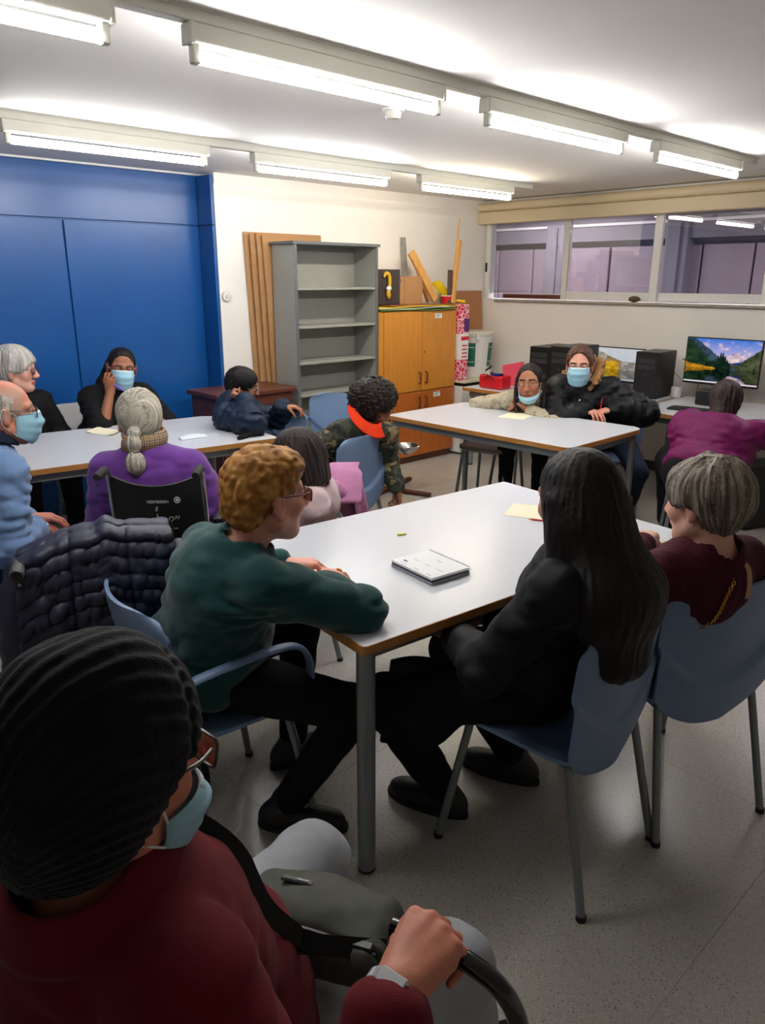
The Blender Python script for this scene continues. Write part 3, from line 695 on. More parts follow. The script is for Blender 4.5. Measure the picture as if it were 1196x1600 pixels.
# ------------------------------------------------------------------ computers
def pc(x, y, w, dpt, h, rz, label, z=.72, led=False):
    t = thing('computer_tower', label, 'computer', (x, y, z), rz)
    def Q(n, g, m): return mesh_obj(n, g[0], g[1], m, t, local=True, smooth=False)
    Q('case', box(-dpt / 2, dpt / 2, -w / 2, w / 2, 0.012, h, .004, 1), mat('pc_black', (26, 26, 28), rough=.4)); Q('front_panel', box(-dpt / 2 - .012, -dpt / 2, -w / 2, w / 2, .012, h, .005, 1), M_black)
    Q('drive_bay', box(-dpt / 2 - .015, -dpt / 2 - .012, -w / 2 + .02, w / 2 - .02, h - .09, h - .05, .002, 1), mat('pc_grey', (48, 48, 50), rough=.35)); Q('drive_bay', box(-dpt / 2 - .015, -dpt / 2 - .012, -w / 2 + .02, w / 2 - .02, h - .14, h - .10, .002, 1), MATS['pc_grey'])
    Q('power_button', xf(lathe([(.001, 0), (.012, 0), (.011, .004), (.001, .004)], n=12), roty(-PI / 2), (-dpt / 2 - .012, 0, h * .5)), MATS['pc_grey'])
    Q('badge', cbox((-dpt / 2 - .0135, 0, .045), (.0015, .013, .013)), M_steel)
    for sx in (-1, 1): Q('foot', box(sx * dpt * .35 - .03, sx * dpt * .35 + .03, -w / 2 + .01, w / 2 - .01, 0, .012), M_rubber)
    if led:
        for dy in (-.035, .035): Q('led', xf(lathe([(.001, 0), (.010, 0), (.001, .004)], n=12), roty(-PI / 2), (-dpt / 2 - .012, dy, h * .82)), emis('blue_led%d' % (dy > 0), (.02, .08, 1, 1), 25))
    return t
pc(5.73, 3.86, .20, .42, .38, .04, 'black computer tower left of the masked woman')
pc(5.73, 3.64, .20, .42, .395, -.03, 'second black computer tower, just behind the fur hood')
pc(5.98, 3.02, .19, .34, .375, 0.05, 'black computer tower between the two monitors')
pc(5.42, 1.86, .20, .42, .45, -.4, 'computer tower with two blue lights on the floor at right edge', 0.0, True)
def paint_lake(nx, ny, autumn):
    u, v = np.meshgrid(np.linspace(0, 1, nx), np.linspace(0, 1, ny), indexing='ij')
    def C(*c): return np.array([srgb(c)[:3]])
    n1 = vnoise(u * 10, v * 10, 0 * u, .8, 1) + .5 * vnoise(u * 10, v * 10, 0 * u, .3, 2); n2 = vnoise(u * 10, v * 6, 0 * u, .15, 3)
    img = np.zeros((nx, ny, 3))
    if not autumn:
        img[:] = C(60, 120, 215) * (1 - np.clip((1 - v) * 1.6, 0, 1))[..., None] + C(215, 200, 225) * np.clip((1 - v) * 1.6, 0, 1)[..., None]
        cl = np.clip(n1 * 2.2 + .25 - np.abs(v - .72) * 3, 0, 1)[..., None]; img[:] = img * (1 - cl) + C(248, 205, 205) * cl
        def lay(h, a, b):
            m = (v < h)[..., None]; s = np.clip(.5 + n1 + .7 * n2, 0, 1)[..., None]; img[:] = np.where(m, a * (1 - s) + b * s, img)
        lay(.52 + .18 * np.exp(-((u - .70) / .14) ** 2) + .03 * np.abs(n2) * 3, C(150, 130, 160), C(250, 225, 225))
        lay(.50 + .04 * np.sin(u * 9), C(30, 50, 110), C(60, 80, 150))
        lay(.45 + np.clip(u - .72, 0, 1) * 1.35 + .04 * n2, C(38, 48, 34), C(96, 104, 70))
        lay(1.02 - 1.15 * np.clip(u - .10, 0, 1) + .05 * n2, C(28, 40, 60), C(70, 90, 110))
        lay(.99 - 1.5 * np.clip(u - .02, 0, 1) + .08 * n2 * 2, C(18, 36, 26), C(46, 74, 44))
        tr = np.clip(.46 + .16 * np.exp(-((u - .5) / .06) ** 2) + .12 * np.abs(np.sin(u * 95)) * np.exp(-((u - .47) / .12) ** 2), 0, .7); lay(np.where((u > .28) & (u < .62), tr, 0), C(10, 26, 22), C(26, 48, 34))
        lay(np.where(u < .42, .45 - .25 * u + .03 * n1, 0), C(120, 70, 20), C(236, 170, 40))
        hz = .34
    else:
        img[:] = C(196, 202, 208) + .10 * n1[..., None]
        def lay(h, a, b):
            m = (v < h)[..., None]; s = np.clip(.5 + n1 + .7 * n2, 0, 1)[..., None]; img[:] = np.where(m, a * (1 - s) + b * s, img)
        lay(.98 - .62 * u + .06 * n1, C(110, 84, 54), C(170, 140, 90)); lay(np.where(u < .32, .95 - .5 * u + .1 * n2, 0), C(120, 118, 104), C(198, 190, 170))
        lay(.55 - .1 * u + .1 * n2, C(96, 86, 56), C(176, 150, 88)); lay(np.where((u > .3) & (u < .55), .58 + .12 * n2, 0), C(150, 110, 20), C(224, 176, 40)); lay(np.where(u > .6, .6 + .05 * n2, 0), C(110, 104, 100), C(178, 172, 164))
        hz = .34
    k = int(hz * ny); ref = img[:, k:2 * k][:, ::-1]
    img[:, :ref.shape[1]] = ref * .62 + .02 * n2[:, :ref.shape[1], None]
    if not autumn: img[:, :max(1, int(.045 * ny))] = C(226, 220, 228)
    return np.clip(img, 0, 1)
M_scr = emis('screen_light', (1, 1, 1, 1), .95, attr=True)
def monitor(x, y, z0, w, h, rz, autumn, label, base):
    t = thing('monitor', label, 'monitor', (x, y, .72), rz); z0 -= .72
    def Q(n, g, m, **k): return mesh_obj(n, g[0], g[1], m, t, local=True, **k)
    Q('bezel', box(-.006, .02, -w / 2, w / 2, z0, z0 + h, .003, 1), M_black, smooth=False)
    Q('rear_shell', box(.02, .05, -w * .3, w * .3, z0 + .06, z0 + h - .06, .012, 2), M_black, smooth=False)
    nx, ny = 150, 84; V, Fc = grid(lambda u, v: np.stack([-.0066 + 0 * u, w / 2 - .008 - (w - .016) * u, z0 + .018 + (h - .026) * v], -1), nx, ny)
    Q('screen', (V, Fc), M_scr, cols=paint_lake(nx, ny, autumn).reshape(-1, 3), smooth=False)
    Q('stand_neck', tube([(.05, base * .0, z0 + .15), (.06, 0, .02), (.06, 0, .008)], .016, 10), M_black)
    Q('stand_base', lathe([(.001, 0), (.11, 0), (.108, .008), (.001, .01)], (.04, 0, 0.0), 28), mat('stand_grey', (70, 70, 72), rough=.3))
monitor(6.08, 3.44, .79, .53, .30, 0, True, 'monitor showing an autumn riverside picture, behind the masked woman', 0)
monitor(6.10, 2.53, .845, .60, .37, 0, False, 'large monitor showing a mountain lake, at the right edge', 0)
def keyboard(x, y, rz, label):
    t = thing('keyboard', label, 'keyboard', (x, y, .7205), rz)
    mesh_obj('key_tray', *box(-.065, .065, -.21, .21, 0, .014, .004, 1), M_black, t, local=True, smooth=False)
    ks = join(*[box(-.055 + r * .0225, -.055 + r * .0225 + .018, -.20 + c * .0222, -.20 + c * .0222 + .0185, .013, .02) for r in range(5) for c in range(18)])
    setp(mesh_obj('keys', *ks, mat('key_grey', (46, 46, 48), rough=.5), t, local=True, smooth=False), kind='stuff')
keyboard(5.52, 2.42, .1, 'black keyboard on the desk in front of the mountain lake monitor')
keyboard(5.44, 3.36, 0, 'black keyboard behind the masked woman, on the desk')
def mouse(x, y, rz, label):
    t = thing('mouse', label, 'mouse', (x, y, .7205), rz)
    F = Field((-.07, -.045, -.005), (.07, .045, .05), .004).add(ell((0, 0, .008), (.056, .031, .03)), 0).cut((0, 0, 0.0), (0, 0, -1)); V, Q = F.mesh(1)
    mesh_obj('mouse_body', V, Q, M_black, t, local=True, sharp=None)
    mesh_obj('wheel', *xf(lathe([(.001, -.004), (.008, -.004), (.008, .004), (.001, .004)], n=12), rotx(PI / 2), (-.028, 0, .034)), M_grey, t, local=True)
mouse(5.64, 3.06, .4, 'black computer mouse at the right of the masked woman\'s desk')
t = thing('speaker', 'dark grey loudspeaker box below the mountain lake monitor', 'speaker', (5.86, 2.46, .7205), -.1)
mesh_obj('cabinet', *box(-.06, .06, -.12, .12, 0, .12, .012, 2), mat('speaker_grey', (52, 50, 50), rough=.6), t, local=True, smooth=False)
mesh_obj('grille', *box(-.066, -.06, -.11, .11, .01, .11, .003, 1), M_black, t, local=True, smooth=False)
t = thing('mug', 'white mug standing behind the computer tower on the desk', 'mug', (6.06, 2.86, .7205))
mesh_obj('mug_body', *lathe([(.001, 0), (.036, 0), (.04, .01), (.04, .085), (.036, .085), (.034, .01), (.001, .008)]), M_white, t, local=True)
mesh_obj('mug_handle', *tube([(-.036, 0, .07), (-.062, 0, .066), (-.066, 0, .04), (-.055, 0, .02), (-.036, 0, .016)], .006, 8), M_white, t, local=True)
def cable(pts, r, c, label, nm='cable'):
    o = mesh_obj(nm, *tube(smoothpts(pts, 8), r, 8), mat('cable_%s' % c[0], c[1], rough=.5)); setp(o, label, 'cable')
BK = ('black', (26, 24, 24)); WT = ('white', (206, 204, 196))
cable([(6.24, 2.92, 1.02), (6.30, 2.86, .98), (6.28, 2.78, .86), (6.22, 2.76, .74)], .005, ('grey', (150, 146, 138)), 'grey cable running down the wall behind the mountain lake monitor')
cable([(6.19, 2.98, .92), (6.28, 2.94, .85), (6.25, 2.9, .76), (6.1, 2.93, .727)], .005, WT, 'pale cable hanging behind the middle computer tower')
cable([(6.0, 3.3, .80), (5.85, 3.26, .735), (5.7, 3.2, .727), (5.66, 3.12, .727)], .004, BK, 'black cable curling from the autumn monitor to the mouse')
cable([(6.1, 3.2, .86), (5.95, 3.2, .75), (5.9, 3.16, .727), (6.05, 3.12, .78)], .005, BK, 'black cable looping beside the middle computer tower')
cable([(6.25, 2.72, .71), (6.2, 2.68, .45), (6.2, 2.80, .25), (6.2, 2.86, .03)], .006, BK, 'black cable hanging straight down under the desk')
cable([(6.25, 2.5, .71), (6.2, 2.58, .48), (6.2, 2.74, .3), (6.15, 2.68, .04), (5.9, 2.6, .008)], .006, BK, 'black cable crossing another under the desk')
cable([(6.1, 2.82, .008), (5.8, 2.72, .008), (5.62, 2.68, .05), (5.66, 2.6, .008), (5.9, 2.4, .008)], .006, WT, 'white cable lying on the floor under the desk')
cable([(6.0, 2.0, .726), (5.9, 1.9, .726), (5.8, 1.7, .726)], .004, BK, 'thin black cable on the desk beside the magenta shirt')
# red bag, pink folder
t = thing('tool_bag', 'red open bag with cables in it on the desk corner', 'bag', (5.38, 4.22, .7205))
F = Field((-.12, -.17, -.005), (.12, .17, .16), .006).add(rbox((0, 0, .06), (.075, .13, .06), None, .02), 0).sub(rbox((0, 0, .105), (.06, .112, .06), None, .015), .006); V, Q = F.mesh(1)
mesh_obj('bag_body', V, Q, M_red, t, local=True, sharp=None)
for s in (-1, 1): mesh_obj('bag_handle', *tube(smoothpts([(s * .066, -.07, .06), (s * .078, -.05, .10), (s * .08, 0, .118), (s * .078, .05, .10), (s * .066, .07, .06)], 5), .007, 8), mat('dark_red', (150, 16, 28), rough=.5), t, local=True)
mesh_obj('cable_coil', *tube(smoothpts([(0, -.09, .10), (.03, -.05, .125), (-.02, 0, .12), (.02, .05, .13), (-.01, .09, .11), (.02, .08, .17), (0, .05, .19), (-.03, .09, .15)], 6), .007, 8), M_black, t, local=True)
mesh_obj('blue_pack', *cbox((.0, -.02, .12), (.03, .035, .012), rotz(.3), .004), mat('blue_pack', (20, 40, 130), rough=.4), t, local=True, smooth=False)
mesh_obj('white_plug', *cbox((.01, .09, .13), (.02, .022, .03), rotz(.5), .006), M_white, t, local=True, smooth=False)
o = mesh_obj('folder', *xf(box(-.01, .01, -.12, .12, 0, .2, .004, 1), rotx(-.22) @ roty(.15), (5.66, 4.22, .7205)), mat('pink_folder', (232, 84, 112), rough=.45), smooth=False); setp(o, 'pink folder leaning behind the child with braids', 'folder')
# ------------------------------------------------------------------ people
def frame(yaw, pitch=0, roll=0):
    """rows: forward, left, up (degrees; pitch > 0 looks down, roll > 0 tilts to the left)"""
    R = rotz(math.radians(yaw)) @ roty(math.radians(pitch)) @ rotx(math.radians(-roll)); return R.T.copy()
def rotv(v, ax, a):
    ax = nrm(ax); a = math.radians(a); return v * math.cos(a) + np.cross(ax, v) * math.sin(a) + ax * (ax @ v) * (1 - math.cos(a))
def ik(a, b, l1, l2, pole):
    a = np.asarray(a, float); b = np.asarray(b, float); d = b - a; L = np.linalg.norm(d); d = d / L; M = (l1 + l2) * .995
    if L > M: b = a + d * M; L = M
    L = max(L, abs(l1 - l2) + .02); x = (l1 * l1 - l2 * l2 + L * L) / (2 * L); h = math.sqrt(max(l1 * l1 - x * x, 0))
    p = np.asarray(pole, float); p = nrm(p - d * (p @ d)); return a + d * x + p * h, b
SKIN = {'pale': (222, 168, 146), 'pink': (226, 164, 142), 'ruddy': (206, 134, 110), 'olive': (200, 142, 112), 'brown': (150, 96, 70), 'tan': (176, 118, 88)}
M_skin = mat('skin', (220, 170, 150), rough=.48, var=.05, scale=30, bump=.15, bscale=260, attr=True, sss=.12, spec=.4)
M_hair = mat('hair', (60, 50, 40), rough=.55, var=.10, scale=40, bump=.35, bscale=220, attr=True, spec=.25, bdist=.002)
M_eye = mat('eye', (240, 236, 230), rough=.12, var=.0, attr=True)
M_mask = mat('mask_blue', (160, 208, 228), rough=.75, var=.03, bump=.2, bscale=300)
M_loop = mat('mask_loop', (236, 238, 240), rough=.7)
M_lens = glass_mat('lens', (.96, .96, .97, 1), 1.5)
RELAX = ((.55, 25), (22, 28, 18), (26, 32, 20), (30, 34, 22), (34, 34, 22))
FIST = ((.25, 55), (75, 85, 50), (80, 88, 50), (82, 88, 50), (84, 86, 50))
FLAT = ((.75, 12), (6, 12, 8), (5, 12, 8), (6, 12, 8), (8, 14, 8))
def hand_pts(W, d, n, side, s, curl):
    """wrist W, finger direction d, palm normal n, side +1 right / -1 left hand -> list of (a,b,ra,rb,k)"""
    d = nrm(d); n = nrm(n - d * (np.asarray(n) @ d)); t = np.cross(d, n) * side; out = []
    K = [W + s * (d * L + t * o - n * dz) for L, o, dz in ((.088, .033, .002), (.092, .011, .005), (.087, -.011, .004), (.079, -.031, .0))]
    for i, k in enumerate(K):
        b = W + s * (d * .008 + t * (.014 - .0095 * i)); out.append((b, k, .0135 * s, .0108 * s, .014 * s)); out.append((b - n * 0, k + n * .004 * s - d * .018 * s, .0135 * s, .0115 * s, .014 * s))
    out.append((W + s * (d * .03 + t * .018 + n * .004), W + s * (d * .06 + t * .02 + n * .006), .014 * s, .013 * s, .015 * s))
    LEN = ((.043, .026, .021), (.047, .030, .022), (.043, .028, .021), (.034, .021, .019))
    for i in range(4):
        dd = nrm(d + t * (.10, .03, -.04, -.12)[i]); ax = np.cross(dd, n); p = K[i]; r = (.0090, .0092, .0087, .0077)[i] * s
        for j in range(3):
            dd = rotv(dd, ax, curl[i + 1][j]); q = p + dd * LEN[i][j] * s; r2 = r * (.95 if j < 2 else .86); out.append((p, q, r * 1.04, r2, .004 * s)); p = q; r = r2
    sp, fx = curl[0]; p = W + s * (d * .022 + t * .020 + n * .006); dd = nrm(d * (1 - .55 * sp) + t * (.25 + .75 * sp) + n * .30); ax = nrm(np.cross(dd, nrm(n * .8 - t * .5)))
    r = .0135 * s
    for j, (L, f) in enumerate(((.044, 0), (.034, fx), (.028, fx * .8))):
        dd = rotv(dd, ax, f); q = p + dd * L * s; r2 = (.0105, .0095, .0082)[j] * s; out.append((p, q, r, r2, .008 * s if j == 0 else .004 * s)); p = q; r = r2
    return out
def head_prims(F, H, A, s, wide=1.0, jaw=1.0, nose=1.0):
    def hp(f, l, u): return H + s * (A.T @ np.array([f, l, u]))
    def E(c, r, k): F.add(ell(hp(*c), np.array(r) * s, A), k * s)
    def Cn(a, b, ra, rb, k): F.add(cone(hp(*a), hp(*b), ra * s, rb * s), k * s)
    E((-.012, 0, .036), (.098, .076 * wide, .084), .01)
    E((.026, 0, -.025), (.060, .060 * wide, .085), .03)
    E((.052, 0, -.075), (.034, .040 * wide * jaw, .036), .03); E((.072, 0, -.098), (.018, .022, .016), .018)
    for q in (-1, 1):
        Cn((.005, q * .056 * wide, -.055), (.06, q * .02, -.093), .020 * jaw, .018, .025)
        E((.062, q * .036 * wide, -.022), (.028, .026, .026), .02)
        Cn((.082, q * .012, .033), (.068, q * .05 * wide, .030), .012, .011, .014)
    for q in (-1, 1): F.sub(ell(hp(.108, q * .031, .011), np.array((.020, .019, .014)) * s, A), .012 * s)
    for q in (-1, 1):
        E((.0775, q * .032, .0165), (.0135, .017, .0085), .003); E((.0765, q * .032, .0025), (.0125, .016, .0065), .003)
    Cn((.088, 0, .024), (.109 * (.5 + .5 * nose), 0, -.022), .0085, .0125 * nose, .010); E((.106, 0, -.027), (.014, .017 * nose, .010), .008)
    for q in (-1, 1): E((.100, q * .012 * nose, -.027), (.010, .009, .009), .006)
    Cn((.0885, -.019, -.0595), (.0885, .019, -.0595), .0065, .0065, .006); E((.0945, 0, -.0545), (.008, .021, .006), .005); E((.0925, 0, -.0655), (.0085, .018, .0068), .005)
    F.sub(cone(hp(.107, -.019, -.0605), hp(.107, .019, -.0605), .0065 * s), .003 * s)
    for q in (-1, 1):
        Ae = frame_mul(A, q); E((-.008, q * .079 * wide, -.002), (.019, .009, .033), .006)
        F.sub(ell(hp(.0, q * .089 * wide, .001), np.array((.010, .006, .020)) * s, A), .004 * s); E((-.004, q * .080 * wide, -.03), (.010, .007, .010), .006)
def frame_mul(A, q): return A
def head_cols(V, H, A, s, base, lips=(168, 84, 80), brow=(70, 52, 40), stubble=None, tired=.25):
    Q = (V - H) @ A.T / s; f, l, u = Q[:, 0], Q[:, 1], Q[:, 2]
    C = np.tile(np.array(srgb(base)[:3]), (len(V), 1)); near = (np.abs(Q) < .16).all(1)
    def mixin(m, c): 
        m = (np.clip(m, 0, 1) * near)[:, None]; C[:] = C * (1 - m) + np.array(srgb(c)[:3]) * m
    red = tuple(int(x) for x in (min(255, base[0] * 1.02), base[1] * .80, base[2] * .80))
    for q in (-1, 1):
        mixin(.55 * np.exp(-((l - q * .038) / .02) ** 2 - ((u + .022) / .018) ** 2) * (f > .03), red)
        mixin(.6 * np.exp(-((l - q * .08) / .012) ** 2 - (u / .03) ** 2) * (f < .03), red)
        mixin(tired * 1.6 * np.exp(-((l - q * .032) / .02) ** 2 - ((u - .008) / .013) ** 2) * (f > .05), (int(base[0] * .62), int(base[1] * .5), int(base[2] * .48)))
        by = .036 - 4.0 * (np.abs(l) - .03) ** 2; mixin(1.3 * np.exp(-((u - by) / .0055) ** 4) * (np.abs(l - q * .032) < .021) * (f > .055), brow)
    mixin(.5 * np.exp(-(l / .016) ** 2 - ((u + .022) / .016) ** 2) * (f > .09), red)
    mixin(1.2 * np.exp(-(l / .0225) ** 4 - ((u + .060) / .0105) ** 4) * (f > .076), lips); mixin(1.0 * np.exp(-(l / .02) ** 4 - ((u + .0602) / .0022) ** 2) * (f > .07), (90, 40, 40))
    if stubble: mixin(.85 * ((u > -.02) & (f < .055 - .3 * np.clip(u - .06, 0, 1))) * (1 - np.clip((u - .085) / .02, 0, 1)), stubble)
    return C
PARTS = {}
def person(label, H, hyaw, hpitch, hroll, pel, yaw, skin, arms, top, legs=None, s=1.0, hs=1.0, w=1.0, belly=0.0, hunch=0.0, nk=.125, hq=.0045, fq=.0035, face={}, cols={}, trous=None, shoes=None, syaw=None, neck=1.0, th=1.0, kp={}):
    H = np.array(H, float); pel = np.array(pel, float); A = frame(hyaw, hpitch, hroll); B = frame(yaw); Fw, Lf = B[0], B[1]
    Ls = frame(syaw if syaw is not None else yaw)[1]; Fs = frame(syaw if syaw is not None else yaw)[0]
    sp = nrm(H - pel); N = H - hs * nk * nrm(.75 * A[2] + .25 * sp) - .02 * hs * A[0]; N = N - Fs * hunch
    sp = nrm(N - pel); N2 = N - sp * .03 * s
    sh = {'L': N2 - sp * .045 * s + Ls * .158 * s * w, 'R': N2 - sp * .045 * s - Ls * .158 * s * w}
    tl = np.linalg.norm(N - pel); Ch = pel + sp * tl * .66 + Fs * .005 - Fs * hunch * .6; Be = pel + sp * tl * .30 + Fw * .012
    Cx = nrm(np.cross(Ls, sp)); TA = np.stack([Cx, nrm(np.cross(sp, Cx)), sp])
    J = {}; hands = []
    for k, sg in (('L', 1), ('R', -1)):
        a = arms.get(k)
        if a is None:
            wr = pel + Fw * .26 * s + Lf * sg * .10 * s + np.array([0, 0, .10 * s]); a = (wr, Lf * sg * .6 - np.array([0, 0, 1.]), Fw * .8 - Lf * sg * .5, (0, 0, -1), RELAX)
        e, wr = ik(sh[k], a[0], .285 * s, .25 * s, a[1]); J[k] = (sh[k], e, wr); hands.append((k, wr, np.asarray(a[2], float), np.asarray(a[3], float), -sg, a[4]))
    lg = {}
    for k, sg in (('L', 1), ('R', -1)):
        hip = pel + Lf * sg * .085 * s * (.6 + .4 * w)
        an = (legs or {}).get(k)
        an = hip + Fw * .45 * s + Lf * sg * .04 + np.array([0, 0, .085 - hip[2]]) if an is None else np.array(an, float)
        kn, an = ik(hip, an, .44 * s, .42 * s, Fw + np.array([0, 0, 1.2]) + Lf * sg * .12 + np.asarray(kp.get(k, (0, 0, 0)), float)); lg[k] = (hip, kn, an)
    pts = np.array([H + .16 * hs * A[2], H - A[0] * .15, pel] + [p for k in 'LR' for p in J[k]] + [p for k in 'LR' for p in lg[k]] + [h[1] + nrm(h[2]) * .2 * s for h in hands])
    lo, hi = pts.min(0) - .13, pts.max(0) + .13
    fine = [(H - np.array([0, 0, .01]), .135 * hs, hq)] + [(h[1] + nrm(h[2]) * .085 * s, .105 * s, fq) for h in hands if h[5] is not None]
    F = Field(lo, hi, .022, fine)
    # core
    F.add(ell(pel, np.array((.095, .135 * w, .09)) * s, TA), 0); F.add(ell(Be, np.array((.09, .125 * w, .14)) * s, TA), .05); F.add(ell(Ch, np.array((.095, .14 * w, .16)) * s, TA), .05)
    F.add(cone(sh['L'], sh['R'], .045 * s), .04)
    for k in 'LR':
        a, b, c = J[k]; F.add(cone(a, b, .043 * s, .036 * s), .03); F.add(cone(b, c, .037 * s, .0255 * s), .02)
        a, b, c = lg[k]; F.add(cone(a, b, .07 * s, .05 * s), .03); F.add(cone(b, c, .05 * s, .034 * s), .02)
    nb = H - .05 * hs * A[2] - .022 * hs * A[0]
    F.add(cone(N - sp * .02, nb, .060 * s * neck, .054 * hs * neck), .035)
    G = Field(H - .2 * hs, H + .2 * hs, .3)  # head added straight into F
    head_prims(F, H, A, hs, **face)
    for k, wr, d, n, sg, cu in hands:
        if cu is None: continue
        hpz = hand_pts(wr, d, n, sg, s * .98, cu); F.add(cone(J[k][1], wr + nrm(d) * .012 * s, .036 * s, .0235 * s), .012)
        for a, b, ra, rb, kk in hpz: F.add(cone(a, b, ra, rb), kk)
    V, Q = F.mesh(1)
    C = head_cols(V, H, A, hs, SKIN[skin] if isinstance(skin, str) else skin, **cols)
    for k, wr, d, n, sg, cu in hands:      # ruddier knuckles
        if cu is None: continue
        kk = np.exp(-(np.linalg.norm(V - (wr + nrm(d) * .10 * s), axis=1) / .045) ** 2)[:, None] * .35; C[:] = C * (1 - kk) + C * np.array([1.0, .74, .70]) * kk
    root = mesh_obj('person', V, Q, M_skin, None, origin=(pel[0], pel[1], 0), cols=C, sharp=None)
    setp(root, label, 'person')
    X = dict(root=root, H=H, A=A, hs=hs, s=s, J=J, lg=lg, N=N, pel=pel, Fw=Fw, Lf=Lf, Ls=Ls, sp=sp, sh=sh, TA=TA, Ch=Ch, Be=Be, w=w, hands=hands)
    # clothing ------------------------------------------------------
    o = top.get('off', .014); h = top.get('h', .011); nm = top.get('name', 'sweater')
    pts = np.array([pel] + [p for k in 'LR' for p in J[k]] + [N]); T = Field(pts.min(0) - .24, pts.max(0) + .24, h)
    wb = belly
    T.add(ell(pel + sp * .02, np.array((.115 + wb * .8 + o, .150 * w + wb * .5 + o, .11)) * s, TA), 0)
    T.add(ell(Be + Fw * wb * .4, np.array((.100 + wb + o, .135 * w + wb * .5 + o, .15)) * s, TA), .07); T.add(ell(Ch, np.array((.105 + wb * .5 + o, .150 * w + wb * .2 + o, .17)) * s, TA), .07)
    if top.get('bust'):
        for sg in (1, -1): T.add(ell(Ch + Cx * (.095 + wb * .5) * s + Ls * sg * .07 * s - sp * .05 * s, np.array((.055, .07, .065)) * s, TA), .05)
    T.add(cone(sh['L'], sh['R'], (.050 + o) * s), .06); T.add(cone(N2 - sp * .03, N + (nb - N) * .15, (.075 + o * .5) * s, (.062 + o * .4) * s), .05)
    for k in 'LR':
        a, b, c = J[k]; e = top.get('sleeve', 1.0); u = top.get('arm', 1.0)
        if top.get('bare_' + k): continue
        if e > .55:
            en = b + (c - b) * min((e - .5) * 2, 1.0) - nrm(c - b) * .035 * s
            T.add(cone(a, b, (.050 * u + o) * s, (.042 * u + o) * s), .028); T.add(cone(b, en, (.043 * u + o) * s, (.032 * u + o * .8) * s), .03)
        else: T.add(cone(a, a + (b - a) * e * 2, (.050 * u + o) * s, (.048 * u + o) * s), .045)
    if top.get('vneck'): T.sub(cone(N + sp * .02 + Cx * .05, N - sp * top['vneck'] + Cx * .12, .05, .012), .02)
    wr_ = top.get('wrinkle', .006); sd = top.get('seed', 1); st_ = top.get('quilt')
    jc = [(J[k][1], .09) for k in 'LR'] + [(J[k][0] - np.array([0, 0, .06]), .12) for k in 'LR'] + [(Be, .16)]
    def wrinkle(x, y, z):
        p = np.stack([x, y, z], 1); wgt = .35 + sum(.8 * np.exp(-((p - c) ** 2).sum(1) / (r * r)) for c, r in jc)
        n1 = vnoise(x, y, z * 2.2, .085, sd); n2 = vnoise(x * 1.2, y * 1.2, z * 2.0, .035, sd + 3)
        r = 2.3 * wr_ * wgt * ((.45 - np.abs(n1) * 2.6) + .5 * n2) + .0006 * vnoise(x, y, z, .012, sd)
        if st_:
            q = np.minimum(np.abs(((p @ sp) - (N @ sp)) / st_ % 1 - .5), .5)
            tz = np.zeros(len(p))
            best = np.full(len(p), 1e9)
            for k in 'LR':      # bands run around the arms near the arms
                for a, b in ((J[k][0], J[k][1]), (J[k][1], J[k][2])):
                    ba = b - a; t = np.clip((p - a) @ ba / (ba @ ba), 0, 1); dd = np.linalg.norm(p - a - t[:, None] * ba, axis=1); m = (dd < best) & (dd < .1); best = np.where(m, dd, best)
                    q = np.where(m, np.abs((t * np.linalg.norm(ba)) / st_ % 1 - .5), q)
            r = r - .012 * np.cos(q * 2 * PI) * .5 * -1 - .004
        return r
    T.disp(wrinkle, .03); T.sub(cone(N + sp * .01, H - .02 * A[2], (.062 * neck + .004) * s), .012); tv, tq = T.mesh(1)
    X['top'] = mesh_obj(nm, tv, tq, top['mat'], root, sharp=None)
    if trous:
        pts = np.array([p for k in 'LR' for p in lg[k]] + [pel]); T = Field(pts.min(0) - .2, pts.max(0) + .16, trous.get('h', .013))
        T.add(ell(pel, np.array((.112 + wb * .5, .148 * w + wb * .4, .105)) * s, TA), 0)
        to = trous.get('off', .012)
        for k in 'LR':
            a, b, c = lg[k]; T.add(cone(a, b, (.082 * th + to) * s, (.058 * th + to) * s), .04); T.add(cone(b, c + (b - c) * .06, (.055 * th + to) * s, (trous.get('hem', .045) + to * .6) * s), .03)
        T.disp(lambda x, y, z: trous.get('wrinkle', .005) * ((.5 - np.abs(vnoise(x, y, z * 1.7, .09, sd + 5)) * 2.4) + .5 * vnoise(x, y, z, .04, sd + 6)), .03)
        T.cut((0, 0, .02), (0, 0, -1)); v, q = T.mesh(1); X['trousers'] = mesh_obj('trousers', v, q, trous['mat'], root, sharp=None)
